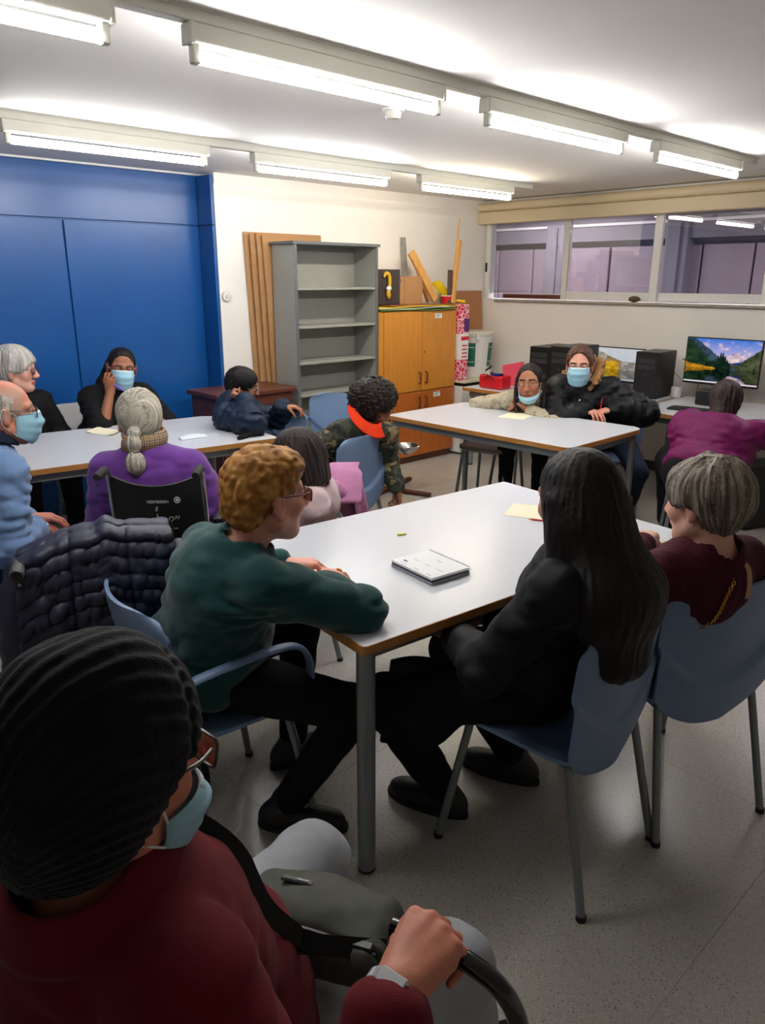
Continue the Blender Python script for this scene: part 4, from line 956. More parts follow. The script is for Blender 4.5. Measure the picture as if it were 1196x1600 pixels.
    if shoes:
        for k in 'LR':
            a, b, c = lg[k]; f = nrm(np.array([Fw[0], Fw[1], 0.]) + shoes.get('turn', {}).get(k, 0) * np.array([Lf[0], Lf[1], 0])); g0 = np.array([c[0], c[1], shoes.get('z', {}).get(k, 0)]); z = np.array([0, 0, 1.]); l = np.cross(z, f); SA = np.stack([f, l, z]); r = s
            T = Field(g0 - np.array([.2, .2, .02]) * r, g0 + np.array([.27, .27, .17]) * r, .007)
            T.add(ell(g0 + f * .05 * r + z * .035 * r, np.array((.135, .046, .042)) * r, SA), 0).add(ell(g0 - f * .035 * r + z * .045 * r, np.array((.05, .04, .05)) * r, SA), .03).add(cone(g0 + z * .05 * r, g0 + z * .105 * r - f * .005, .042 * r, .040 * r), .03)
            T.add(ell(g0 + f * .125 * r + z * .03 * r, np.array((.055, .044, .032)) * r, SA), .02)
            T.cut(g0 + z * .012, -z); v, q = T.mesh(1); so = mesh_obj('shoe', v, q, shoes['mat'], root, sharp=None)
            pl = [(x + .05 * r, y) for x, y in [( .145 * r * math.cos(t), .048 * r * math.sin(t) * (1 - .12 * math.cos(t + PI))) for t in np.linspace(0, 2 * PI, 28, endpoint=False)]]
            gv, gf = prism(pl, .001, .02); gv = gv @ SA + g0; mesh_obj('sole', gv, gf, shoes.get('sole', M_rubber), so, smooth=False)
    return X
def loc(X, v): return np.asarray(v, float) * X['hs'] @ X['A'] + X['H']
def eyes(X, iris=(70, 44, 28), gaze=(0, 0)):
    for q in (-1, 1):
        V, Fc = sphere((0, 0, 0), .0125, 18, 14, roty(PI / 2)); d = nrm((1, gaze[0], gaze[1])); a = np.arccos(np.clip(V / .0125 @ d, -1, 1))
        c = np.where((a < .22)[:, None], np.array(srgb((8, 6, 6))[:3]), np.where((a < .50)[:, None], np.array(srgb(iris)[:3]), np.array(srgb((226, 218, 210))[:3])))
        mesh_obj('eye', loc(X, V + np.array([.0785, q * .032, .0095])), Fc, M_eye, X['root'], cols=c, sharp=None)
def mask(X, drop=0.0, tilt=0.0, m=None, out=0.0, back=.028, top0=.014):
    """surgical mask; drop lowers it to the chin"""
    def f(u, v):
        q = 2 * u - 1; fc = np.interp(v, [0, .28, .62, .85, 1], [.110, .134, .120, .108, .086]) + out
        if drop: fc = np.interp(v, [0, .4, 1], [.098, .108, .074]) + out
        top = top0 - .018 * q * q; bot = -.118 + .040 * q * q
        if drop: top = -.078 + .022 * q * q; bot = -.128 + .05 * q * q
        x = fc - (fc - back) * np.abs(q) ** 2.1 + .0022 * np.sin(v * 7 * PI) * (1 - q * q); return np.stack([x, (.066 + .004 * np.sin(PI * v)) * np.sin(q * PI / 2 * .96), top + (bot - top) * v - drop * .0], -1)
    V, Fc = grid(f, 25, 25, .002); o = mesh_obj('face_mask', loc(X, V), Fc, m or M_mask, X['root'], sharp=None)
    z0, z1 = (top0 - .018, -.078) if not drop else (-.056, -.08)
    for q in (-1, 1):
        P = smoothpts([(back + .002, q * .067, z0), (.005, q * .082, .012), (-.018, q * .090, .022), (-.026, q * .086, -.005), (-.016, q * .082, -.04), (.010, q * .074, -.06), (back + .002, q * .067, z1)], 5)
        mesh_obj('ear_loop', loc(X, tube(P, .0016, 6)[0]), tube(P, .0016, 6)[1], M_loop, o)
    V, Fc = grid(lambda u, v: f(u * .5 + .25, v * .05 + .01) + np.array([.0015, 0, 0]), 14, 3, .0022); mesh_obj('nose_strip', loc(X, V), Fc, M_loop if m is None else m, o, sharp=None)
    return o
def glasses(X, col=(40, 34, 32), rim=.0016, wd=.0245, ht=.0165, uz=.008, fo=.106, name='glasses'):
    m = mat('frame_%d_%d_%d' % col, col, rough=.3); r = X['root']; base = None
    for q in (-1, 1):
        o = [(fo - .10 * (abs(y)) ** 1.0 * .25, q * .034 + y, uz + z) for y, z in rrect(-wd, wd, -ht, ht, .008, 4)]; o = [(fo - 1.6 * (abs(p[1]) - .01) ** 2 - .0, p[1], p[2]) for p in o]
        g = tube(o, rim, 6, closed=True)
        if base is None: base = mesh_obj(name, loc(X, g[0]), g[1], m, r)
        else: mesh_obj('rim', loc(X, g[0]), g[1], m, base)
        V = np.array(o); n = len(V); mesh_obj('lens', loc(X, V), [list(range(n))], M_lens, base, smooth=False)
        T = smoothpts([(fo - .012, q * (.034 + wd), uz + .010), (fo - .05, q * .077, uz + .009), (.0, q * .083, uz + .008), (-.022, q * .085, uz - .008), (-.03, q * .082, uz - .03)], 5); g = tube(T, rim * 1.1, 6); mesh_obj('temple', loc(X, g[0]), g[1], m, base)
    g = tube(smoothpts([(fo, -.0105, uz + .004), (fo + .004, 0, uz + .007), (fo, .0105, uz + .004)], 4), rim, 6); mesh_obj('bridge', loc(X, g[0]), g[1], m, base)
    return base
def hair(X, build, col, h=.0045, ext=(.17, .15, .19), down=.0, name='hair', strand=.0022, curl=None, crown=(-.03, 0, .1), hl=None, seed=1, colvar=.45):
    """build(F) fills a field in head-local (forward, left, up) metres"""
    F = Field((-ext[0], -ext[1], -ext[2] - down), (ext[0], ext[1], ext[2]), h); build(F)
    def sn(x, y, z):
        th = np.arctan2(y - crown[1], x - crown[0]); rad = np.sqrt((x - crown[0]) ** 2 + (y - crown[1]) ** 2) + .02
        return (vnoise(th * 26, z * 5, rad * 6, .5, seed) + .6 * vnoise(th * 60, z * 6, rad * 8, .5, seed + 2) + 1.1 * vnoise(th * 7, z * 8, rad * 6, .5, seed + 5)) * np.clip(rad / .06, .25, 1)
    if curl: fn = lambda x, y, z: curl[0] * (np.abs(vnoise(x, y, z, curl[1], seed)) * -2.6 + .55) + curl[0] * .6 * vnoise(x, y, z, curl[1] * .4, seed + 1)
    else: fn = lambda x, y, z: strand * sn(x, y, z) * 2
    F.disp(fn, .03); V, Q = F.mesh(1)
    n = vnoise(V[:, 0], V[:, 1], V[:, 2], curl[1] * .7, seed + 4) * 1.3 if curl else sn(V[:, 0], V[:, 1], V[:, 2])
    c = np.array(srgb(col)[:3]) * np.clip(1 + colvar * 2 * n, .35, 2.2)[:, None]
    if hl: m = np.clip(n * 1.6 + .1, 0, .8)[:, None]; c = c * (1 - m) + np.array(srgb(hl)[:3]) * m
    o = mesh_obj(name, loc(X, V), Q, M_hair, X['root'], cols=c, sharp=None); return o
def cap(F, t=.012, face=True, low=-.05, front=.085, k=.012):
    """short hair over the skull: thickness t, hairline at front (up) and low (nape)"""
    F.add(ell((-.014, 0, .036), (.100 + t, .078 + t, .088 + t)), 0).add(ell((-.055, 0, -.01), (.052 + t * .7, .062 + t * .5, .07)), .03)
    F.sub(ell((.125, 0, front - .105), (.095, .12, .105)), k); F.sub(ell((.108, 0, front - .072), (.078, .066, .074)), k * .7); F.sub(rbox((.07, 0, -.10), (.095, .12, .10), None, .03), k); F.cut((0, 0, low), nrm((.25, 0, -1)), .01)
def ribbon(pts, wv, width, th, m, name, parent):
    """flat strap along pts; wv = width direction (per strap)"""
    P = smoothpts(pts, 8); n = len(P); T = np.gradient(P, axis=0); T /= np.linalg.norm(T, axis=1)[:, None]
    W = np.asarray(wv, float); W = np.tile(W, (n, 1)) if W.ndim == 1 else smoothpts(W, 8); W = W - T * (W * T).sum(1)[:, None]; W /= np.linalg.norm(W, axis=1)[:, None]; Nn = np.cross(T, W)
    V = []; 
    for a, b in ((-1, -1), (1, -1), (1, 1), (-1, 1)): V.append(P + W * a * width / 2 + Nn * b * th / 2)
    V = np.stack(V, 1).reshape(-1, 3); Fc = [[4 * i + k, 4 * i + (k + 1) % 4, 4 * i + 4 + (k + 1) % 4, 4 * i + 4 + k] for i in range(n - 1) for k in range(4)] + [[3, 2, 1, 0], [4 * n - 4, 4 * n - 3, 4 * n - 2, 4 * n - 1]]
    return mesh_obj(name, V, Fc, m, parent)

from mathutils.bvhtree import BVHTree
def drape(objs, pts, off, n=6):
    """lay a line of points on the surface of the given meshes (same origin), off metres above it"""
    P = smoothpts(pts, n); out = []
    trees = []
    for o in objs:
        me = o.data; trees.append((BVHTree.FromPolygons([v.co[:] for v in me.vertices], [tuple(p.vertices) for p in me.polygons]), ORG[o.name]))
    for p in P:
        best = None
        for t, og in trees:
            q, nn, i, d = t.find_nearest(Vector(p - og))
            if q is None: continue
            s_ = (Vector(p - og) - q).dot(nn); s_ = d if s_ > 0 else -d
            if best is None or s_ < best[0]: best = (s_, np.array(q) + np.array(nn) * off + og)
        out.append(best[1])
    out = np.array(out); out[1:-1] = .25 * out[:-2] + .5 * out[1:-1] + .25 * out[2:]; return out
# ------------------------------------------------------------------ the fourteen people
def cloth(nm, c, **k): 
    a = dict(rough=.85, var=.07, scale=25, bump=.25, bscale=420, spec=.2); a.update(k); return mat(nm, c, **a)
C_black = cloth('black_cotton', (17, 17, 20)); C_jean = cloth('dark_denim', (30, 40, 58)); C_shoe = mat('black_shoe', (16, 16, 18), rough=.5, bump=.2, bscale=200)
BLK = dict(mat=C_black); Z = np.array([0, 0, 1.])
SH = dict(mat=C_shoe)

# 1 foreground man in a knit hat
X = person('man in a dark knit hat and red sweater sitting nearest the camera, holding a cane', (.268, .742, 1.128), 8, 12, 0, (.36, .80, .555), 5, 'ruddy',
    {'L': ((.40, 1.0, .62), (-.6, .5, 0), (1, 0, -.3), (0, 0, -1), RELAX), 'R': ((.462, .463, .884), (-.5, -.6, -.8), (.073, .012, .018), (.15, 0, -1), ((.35, 45), (58, 62, 40), (62, 66, 40), (64, 66, 40), (66, 64, 40)))},
    dict(mat=cloth('red_knit', (100, 11, 24), sheen=.05, bump=.4, bscale=500), off=.022, h=.0075, wrinkle=.006, name='sweater', arm=1.15), legs={'L': (.80, 1.0, .085), 'R': (.93, .70, .085)}, hs=1.02, w=1.04, belly=.055, fq=.0026, hq=.004,
    trous=dict(mat=cloth('grey_sweatpants', (158, 161, 166), bump=.3), off=.02, h=.008, wrinkle=.009), shoes=SH, kp={'L': (0, .25, 0), 'R': (0, -.25, 0)}, th=1.0, neck=1.05, face=dict(nose=1.15), cols=dict(tired=.3))
X1_ = X
def b(F):
    F.add(ell((-.016, 0, .045), (.122, .101, .118)), 0).add(ell((-.045, 0, -.02), (.085, .094, .095)), .04); F.sub(ell((.108, 0, -.05), (.115, .13, .115)), .012); F.cut((-.02, 0, -.108), nrm((-.1, 0, -1)), .012)
    F.disp(lambda x, y, z: .0014 * np.cos(np.arctan2(y, z + .10) * 76 + 1.5 * vnoise(x, y, z, .06, 8)) + .006 * vnoise(x, y, z, .05, 3) + .0012 * vnoise(x, y, z, .007, 5) + .004 * np.exp(-((x - .05 - .1 * y * y) / .006) ** 2), .03)
F = Field((-.17, -.14, -.15), (.15, .14, .20), .0026); b(F); V, Q = F.mesh(1)
hat = mesh_obj('knit_hat', loc(X, V), Q, cloth('navy_knit', (11, 12, 19), sheen=.08, bump=.5, bscale=300), X['root'], sharp=None)
glasses(X, (70, 66, 60), rim=.0022, wd=.025, ht=.018, fo=.114); mask(X, out=.008, back=.040, top0=-.030)
# shirt collar
def f(u, v):
    a = (u * 2 - 1) * 2.75; r = .070 + .034 * v; c = X['N'] + .010 * X['sp']; ax = X['TA'];
    p = c + (r * (1.05 + .25 * np.exp(-(a / .8) ** 2) * 0))[..., None] * (-np.cos(a)[..., None] * ax[0] * -1 * 1.0 + np.sin(a)[..., None] * ax[1]) * -1 + ((.035 - .055 * v ** 1.4))[..., None] * ax[2]
    return p
mesh_obj('collar', *grid(f, 40, 8, .006), MATS['red_knit'], X['root'], sharp=None)
# wrist watch
M_watch = mat('watch_silver', (205, 207, 210), rough=.32, metal=.55)
wr = X['J']['R'][2]; d = nrm(X['hands'][1][2]); t_ = nrm(np.cross(d, (0, 0, 1))); n_ = np.cross(t_, d)
wc = wr - d * .004; lk = None
for k in range(22):
    a = 2 * PI * k / 22; p = wc + t_ * .0355 * math.cos(a) + n_ * .0275 * math.sin(a); tg = nrm(-t_ * math.sin(a) * .0355 + n_ * math.cos(a) * .0275); R_ = np.stack([d, tg, np.cross(d, tg)], 1)
    g_ = cbox(p, (.0085 if 3 < k < 9 else .0075, .0044, .0018), R_, .0012, 1)
    if lk is None: lk = mesh_obj('watch_bracelet', *g_, M_watch, X['root'], smooth=False)
    else: mesh_obj('bracelet_link', *g_, M_watch, lk, smooth=False)
mesh_obj('watch_plate', *cbox(wc + n_ * .0285, (.0095, .018, .002), np.stack([d, t_, n_], 1), .0015, 1), M_watch, lk, smooth=False)
# walking cane
cp = wr + d * .083 + np.array([.004, 0, -.027]); ty = np.array([.30, -.95, 0]); ty = nrm(nrm(np.cross(d, (0, 0, 1))) + np.array([.15, 0, 0]))
pts = smoothpts([cp - ty * .062 + Z * -.002, cp - ty * .03 + Z * .001, cp, cp + ty * .045 + Z * -.004, cp + ty * .085 + Z * -.022, cp + ty * .108 + Z * -.062, cp + ty * .112 + Z * -.12], 8)
cane = thing('walking_cane', 'black crook-handled walking cane gripped by the man in the knit hat', 'cane', (pts[-1][0], pts[-1][1], 0))
mesh_obj('crook_handle', *tube(pts, .0125, 16), mat('black_gloss', (10, 10, 11), rough=.12, coat=.6), cane)
mesh_obj('shaft', *tube([pts[-1], (pts[-1][0] + .02, pts[-1][1], .03)], .010, 14), M_black, cane); mesh_obj('rubber_tip', *lathe([(.001, 0), (.016, 0), (.014, .03), (.010, .04), (.001, .04)], (pts[-1][0] + .02, pts[-1][1], 0), 16), M_rubber, cane)
mesh_obj('collar_ring', *tube([pts[-1] + Z * .004, pts[-1] - Z * .02], .0132, 16), M_steel, cane)
# waist bag on his lap
c = np.array([.56, .735, .70]); R_ = rotz(.50) @ roty(.12); Ab = R_.T
F = Field(c - .22, c + .22, .005).add(rbox(c, (.075, .125, .036), Ab, .03), 0).add(ell(c + R_ @ np.array((.02, .0, .018)), (.065, .12, .035), Ab), .02)
F.sub(rbox(c + R_ @ np.array((-.052, -.0, .032)), (.005, .13, .02), Ab, .003), .006)
F.disp(lambda x, y, z: .006 * vnoise(x, y, z, .05, 9) + .003 * vnoise(x, y, z, .02, 4), .03); V, Q = F.mesh(1)
bag = thing('waist_bag', 'grey green waist bag lying on the lap of the man in the knit hat', 'bag', (c[0], c[1], .66))
M_bag = cloth('khaki_nylon', (74, 76, 68), rough=.6); mesh_obj('pouch', V, Q, M_bag, bag, sharp=None)
mesh_obj('name_plate', *cbox(c + R_ @ np.array((.022, .045, .052)), (.007, .028, .003), R_ @ roty(.12), .0025, 1), M_black, bag, smooth=False)
mesh_obj('plate_mark', *cbox(c + R_ @ np.array((.022, .036, .0555)), (.002, .010, .0008), R_ @ roty(.12)), M_grey, bag, smooth=False)
zp = mesh_obj('zipper', *tube([c + R_ @ np.array((-.052, y, .036 - 1.0 * y * y)) for y in np.linspace(-.11, .11, 12)], .004, 6), M_black, bag)
mesh_obj('zip_pull', *cbox(c + R_ @ np.array((-.05, -.085, .034)), (.008, .02, .003), R_, .002, 1), M_black, zp, smooth=False)
ribbon([c + R_ @ np.array((-.03, -.12, .02))] + list(drape([X['top']], [(.535, .64, .775), (.48, .68, .84), (.42, .72, .91), (.36, .78, .97)], .006, 4)), (.55, .55, .6), .027, .003, cloth('strap_black', (30, 31, 30)), 'strap', bag)

# 2 woman in green
X = person('older woman with ginger curls, glasses and a dark green sweater at the near table', (1.13, 1.655, 1.085), -8, 4, 0, (.97, 1.83, .57), -6, 'pink',
    {'R': ((1.325, 1.665, .772), (.35, -1, -.25), (.9, .38, -.05), (0, .1, -1), ((.6, 20), (18, 22, 12), (14, 20, 12), (16, 24, 14), (22, 26, 16))), 'L': ((1.315, 1.83, .785), (.1, 1, -.4), (.8, -.5, 0), (-.2, 0, -1), ((.4, 30), (35, 40, 25), (38, 44, 25), (40, 44, 25), (42, 44, 25)))},
    dict(mat=cloth('green_knit', (14, 66, 66), sheen=.25), off=.020, h=.008, wrinkle=.007, seed=2, arm=1.15), legs={'R': (1.14, 1.64, .085), 'L': (1.36, 1.90, .085)}, hs=1.04, w=1.08, belly=.04, hunch=.035, fq=.003, hq=.0038,
    trous=BLK, shoes=dict(mat=C_shoe, turn={'R': -.9}), kp={'R': (.1, -.9, 0)}, face=dict(nose=1.1, jaw=1.1, wide=1.03), cols=dict(tired=.3))
def b(F):
    F.add(ell((-.022, 0, .048), (.105, .091, .092)), 0).add(ell((-.068, 0, -.005), (.058, .082, .08)), .03).add(ell((.035, 0, .088), (.066, .07, .046)), .03)
    F.sub(ell((.13, 0, -.035), (.09, .13, .105)), .012); F.sub(rbox((.06, 0, -.09), (.072, .12, .10), None, .03), .012); F.cut((0, 0, -.095), nrm((.35, 0, -1)), .015)
hair(X, b, (150, 98, 38), h=.0036, curl=(.0068, .024), hl=(200, 152, 84), seed=3, colvar=.16)
glasses(X, (96, 40, 44)); eyes(X)
mesh_obj('earring', loc(X, sphere((-.002, -.082, -.042), .0045, 10, 8)[0]), sphere((0, 0, 0), 1, 10, 8)[1], mat('gold', (212, 164, 70), rough=.25, metal=1.0), X['root'])
hd = X['hands'][1]; q = hd[1] + nrm(hd[2]) * .115; 
mesh_obj('ring', *xf(lathe([(.0092, -.003), (.0112, -.003), (.0112, .003), (.0092, .003)], n=16), roty(PI / 2), hd[1] + nrm(hd[2]) * .112 + np.array([.0, .002, .002])), MATS['gold'], X['root'])

# 3 girl with long dark hair
X = person('girl with very long dark brown hair seen from behind, in a black jacket', (1.635, 1.0, 1.115), 84, 8, 0, (1.69, 1.10, .555), 108, 'olive',
    {'L': ((1.53, 1.30, .655), (-.8, -.5, -.6), (.6, .7, 0), (0, 0, -1), RELAX), 'R': ((1.70, 1.33, .655), (.8, -.4, -.5), (-.5, .6, 0), (0, 0, -1), RELAX)},
    dict(mat=cloth('black_jacket', (20, 21, 26), rough=.7), off=.022, h=.009, wrinkle=.008, name='jacket', seed=3, arm=1.15), legs={'L': (1.555, 1.36, .085), 'R': (1.86, 1.30, .085)}, hs=1.02, w=1.05, hq=.006,
    trous=dict(mat=cloth('black_jersey', (16, 16, 19)), off=.022), shoes=SH, kp={'L': (-.9, .2, 0)})
jk = X['top']
def f(u, v):   # open jacket skirt hanging over the left thigh
    x = 1.36 + .22 * u; return np.stack([x - .04 * v, 1.40 - .18 * u + .012 * np.sin(9 * u) * v, .60 - .30 * v * (1 - .25 * np.abs(2 * u - .6)) + .01 * np.sin(7 * u)], -1)
mesh_obj('jacket_hem', *grid(f, 16, 12, .012), MATS['black_jacket'], X['root'], sharp=None)
def b(F):
    F.add(ell((-.014, 0, .042), (.108, .088, .094)), 0).add(ell((-.05, 0, -.03), (.068, .086, .10)), .04)
    F.add(cone((-.055, 0, -.06), (-.105, -.005, -.23), .080, .105, (0, 1, 0), 1.28), .05); F.add(cone((-.105, -.005, -.23), (-.115, -.015, -.40), .090, .055, (0, 1, 0), 1.65), .05)
    F.add(cone((0, .072, 0), (-.03, .115, -.24), .035, .03), .04); F.add(cone((0, -.072, 0), (-.03, -.115, -.24), .035, .03), .04)
    F.sub(ell((.125, 0, -.05), (.095, .085, .13)), .012)
    F.sub(cone((.02, 0, .145), (-.04, 0, .140), .0065), .006)
hair(X, b, (20, 15, 14), h=.0045, ext=(.26, .24, .17), down=.34, strand=.0022, name='long_hair', colvar=.3, seed=5)

# 4 woman in maroon
X = person('older woman with short grey-brown hair and a maroon sweater, seen from behind at right', (2.085, .86, 1.045), 84, 8, 0, (2.155, .97, .55), 70, 'pale',
    {'L': ((2.36, 1.165, .785), (-.6, .4, -.5), (.85, .35, 0), (0, 0, -1), ((.4, 25), (30, 34, 20), (34, 38, 22), (36, 40, 22), (40, 40, 22))), 'R': ((2.42, 1.06, .66), (.7, -.4, -.5), (.2, .9, 0), (0, 0, -1), RELAX)},
    dict(mat=cloth('maroon_rib', (66, 18, 34), bump=.6, wave=70, stretch=(.2, .2, 1), bscale=200), off=.018, h=.009, wrinkle=.005, seed=4), hs=1.02, w=1.02, belly=.03, hq=.005, trous=BLK, shoes=SH, hunch=.02)
def b(F):
    cap(F, .020, low=-.078, front=.06); F.add(ell((-.05, 0, .055), (.075, .086, .075)), .03); F.disp(lambda x, y, z: .014 * vnoise(x, y, z * .6, .035, 3), .03)
hair(X, b, (104, 92, 80), strand=.0035, hl=(160, 150, 138), seed=6, crown=(-.055, .01, .1), h=.004)
S_ = X['sh']; B_ = -X['TA'][0]
ch = [X['N'] + B_ * .065 - X['Ls'] * .035 + .02 * Z, X['N'] + B_ * .10 - X['sp'] * .05 + X['Ls'] * .02, X['Ch'] + B_ * .165 + X['Ls'] * .06, X['Be'] + B_ * .165 + X['Ls'] * .13]
chp = drape([X['top']], ch, .005, 14); bag = thing('shoulder_bag', 'gold chain strap of a bag across the back of the woman in maroon', 'bag', (chp[-1][0], chp[-1][1], .45))
lk0 = None
for k in range(0, len(chp) - 1):
    a_, b_ = chp[k], chp[k + 1]; dv = b_ - a_; n_ = nrm(np.cross(dv, B_)) if k % 2 else B_
    L_ = np.linalg.norm(dv); o_ = [a_ + dv / 2 + nrm(dv) * L_ * .62 * math.cos(t) + nrm(np.cross(n_, dv)) * .0042 * math.sin(t) for t in np.linspace(0, 2 * PI, 12, endpoint=False)]
    mesh_obj('chain_link', *tube(o_, .0015, 5, closed=True), MATS['gold'], bag)
ribbon(drape([X['top']], [X['N'] + B_ * .066 - X['Ls'] * .04 + .02 * Z, X['N'] + B_ * .085 - X['Ls'] * .045 - X['sp'] * .03, X['N'] + B_ * .115 - X['Ls'] * .05 - X['sp'] * .085], .004, 4), X['Ls'], .018, .003, mat('tan_leather', (176, 132, 100), rough=.5), 'leather_strap', bag)
mesh_obj('bag_body', *cbox(chp[-1] + np.array([-.02, .12, -.10]), (.03, .06, .06), rotz(1.2), .015, 2), mat('dark_leather', (40, 30, 30), rough=.5), bag)

# 5 girl in pink
X = person('girl with dark brown bob and fluffy pale pink sweater behind the near table', (1.785, 2.39, .965), 132, 12, 0, (1.95, 2.55, .53), 140, 'pale', {},
    dict(mat=cloth('pale_pink_fleece', (214, 186, 188), bump=.8, bscale=160, sheen=.5), off=.022, h=.009, wrinkle=.005, seed=5), s=.84, hs=.94, hq=.005, fq=.006, trous=dict(mat=C_jean), shoes=SH, hunch=.03)
def b(F):
    F.add(ell((-.014, 0, .036), (.112, .092, .098)), 0).add(cone((-.04, 0, -.02), (-.045, 0, -.115), .09, .082), .04)
    F.sub(ell((.125, 0, -.055), (.095, .088, .125)), .012); F.cut((0, 0, -.135), nrm((-.1, 0, -1)), .015); F.sub(ell((.02, -.085, -.01), (.02, .03, .045)), .01); F.sub(ell((.0, .095, -.012), (.022, .03, .045)), .01)
hair(X, b, (32, 24, 22), strand=.0022, seed=7, name='bob_hair', colvar=.3, hl=(70, 58, 54))
mesh_obj('hair_clip', loc(X, sphere((.012, .092, .012), (.014, .008, .014), 12, 8)[0]), sphere((0, 0, 0), 1, 12, 8)[1], mat('pink_clip', (236, 140, 168), rough=.4), X['root'])
# her jacket over the chair back
M_pj = cloth('pink_jacket', (190, 128, 168)); 
def f(u, v):
    q = 2 * u - 1; a = math.radians(140); s_ = v * .62 - .20
    hgt = .85 - np.maximum(np.abs(s_) - .03, 0) * .92 - .075 * np.abs(q) ** 2.6 + .02 * np.sin(4 * q + 1); out = np.where(s_ > 0, -.285 - .035 - .06 * np.clip(s_ / .4, 0, 1), -.20 + .0 * s_) + np.where(np.abs(s_) < .03, -.02, 0)
    x = out - .03 * (vnoise(q * .6, s_ * .5, 0 * q, .11, 4) + .5 * vnoise(q * .6, s_ * .5, 0 * q, .05, 5)) + .016 * np.sin(q * 8 + 3 * v) * np.clip(np.abs(s_) * 5, 0, 1); y = .245 * q * (1 + .12 * np.clip(s_, 0, 1)); return np.stack([1.91 + x * math.cos(a) - y * math.sin(a), 2.67 + x * math.sin(a) + y * math.cos(a), hgt], -1)
t = thing('jacket', 'pink jacket hanging over the chair back behind the girl in pale pink', 'jacket', (2.10, 2.49, .35)); mesh_obj('jacket_body', *grid(f, 40, 44, .014), M_pj, t, sharp=None)
P_ = smoothpts([(1.95, 2.37, .80), (2.03, 2.37, .74), (2.09, 2.38, .64), (2.11, 2.37, .54)], 6); mesh_obj('jacket_sleeve', *tube(P_, np.linspace(.05, .048, len(P_)), 14), M_pj, t, sharp=None)
mesh_obj('sleeve_lining', *tube([P_[-1] + (0, 0, .006), P_[-1] - (0, 0, .012)], .049, 14), mat('magenta_lining', (150, 66, 116), rough=.8), t)

# 6 boy in camouflage
M_camo = camo_mat('camouflage', [(0, (32, 34, 32)), (.43, (56, 60, 42)), (.515, (34, 32, 29)), (.57, (118, 104, 70))], 11)
X = person('boy with curly dark hair and camouflage jacket with orange hood, turned away on a chair', (2.90, 3.13, .96), -14, 6, 0, (2.78, 3.40, .54), 96, 'brown',
    {'R': ((3.015, 3.05, .455), (.5, .9, 0), (.05, -.1, -1), (-.9, .4, 0), ((.3, 40), (45, 50, 30), (50, 55, 30), (54, 55, 30), (58, 55, 30))), 'L': ((2.50, 3.42, .62), (-1, -.3, -.1), (.2, .9, 0), (0, 0, -1), RELAX)},
    dict(mat=M_camo, off=.030, h=.009, wrinkle=.012, name='camouflage_jacket', seed=6, arm=1.2), s=.82, hs=1.0, w=.98, hq=.005, fq=.004, syaw=50, nk=.11, trous=BLK, shoes=SH, hunch=.03)
def b(F): cap(F, .045, low=-.075, front=.075); F.add(ell((-.02, 0, .06), (.14, .128, .115)), .02); F.sub(ell((.15, 0, -.05), (.10, .13, .115)), .012)
hair(X, b, (30, 20, 17), curl=(.011, .019), seed=8, name='curly_hair', ext=(.2, .19, .22), colvar=.35, h=.004); eyes(X)
M_or = cloth('orange_fleece', (232, 62, 28)); 
def f(u, v):
    a = (u * 2 - 1) * 2.3; r = .088 + .045 * v; c = X['N'] + .045 * Z; return c + (r)[..., None] * (-np.cos(a)[..., None] * X['TA'][0] * 1.12 + np.sin(a)[..., None] * X['TA'][1]) + (.035 - .04 * v ** 1.5)[..., None] * Z
mesh_obj('orange_hood', *grid(f, 44, 12, .014), M_or, X['root'], sharp=None)

# 7 boy in navy
X = person('boy in a navy jacket leaning his head on his fist at the table corner', (2.705, 4.185, .985), -38, 14, -8, (2.74, 4.06, .54), -50, 'tan',
    {'R': ((2.615, 4.035, .925), (-.5, -1, -.9), (-.55, .62, .38), (.3, .35, .8), FIST), 'L': ((2.915, 4.035, .855), (.3, .6, -.6), (.72, -.62, -.1), (.0, .0, -1), ((.4, 25), (25, 40, 28), (22, 44, 28), (24, 46, 28), (28, 44, 28)))},
    dict(mat=cloth('navy_nylon', (24, 38, 58), rough=.5), off=.034, h=.009, wrinkle=.010, name='jacket', seed=7, arm=1.3, quilt=.075), s=.9, hs=.95, w=1.15, hq=.005, fq=.004, hunch=.05, trous=BLK, shoes=SH, face=dict(nose=.95))
def b(F): cap(F, .016, low=-.065, front=.062)
hair(X, b, (13, 12, 13), curl=(.003, .012), seed=9, colvar=.25); eyes(X); glasses(X, (120, 150, 170), rim=.0014)
P_ = smoothpts([X['N'] + X['TA'][0] * .07 + X['TA'][1] * .05, X['N'] + X['TA'][0] * .12 + X['TA'][1] * .03 - .07 * Z, X['N'] + X['TA'][0] * .14 + X['TA'][1] * .04 - .13 * Z], 6); mesh_obj('hood_cord', *tube(P_, .005, 8), M_loop, X['root'])
def f(u, v):
    a = (u * 2 - 1) * 2.5; r = .08 + .05 * v; return X['N'] + .03 * Z + r[..., None] * (-np.cos(a)[..., None] * X['TA'][0] + np.sin(a)[..., None] * X['TA'][1]) + (.045 - .08 * v ** 1.5)[..., None] * Z
mesh_obj('hood', *grid(f, 36, 10, .018), MATS['navy_nylon'], X['root'], sharp=None)
mesh_obj('white_logo', *xf(sphere((0, 0, 0), (.004, .028, .02), 14, 8), X['TA'].T, X['Ch'] + X['TA'][0] * .158 + X['TA'][1] * .03), M_loop, X['root'])

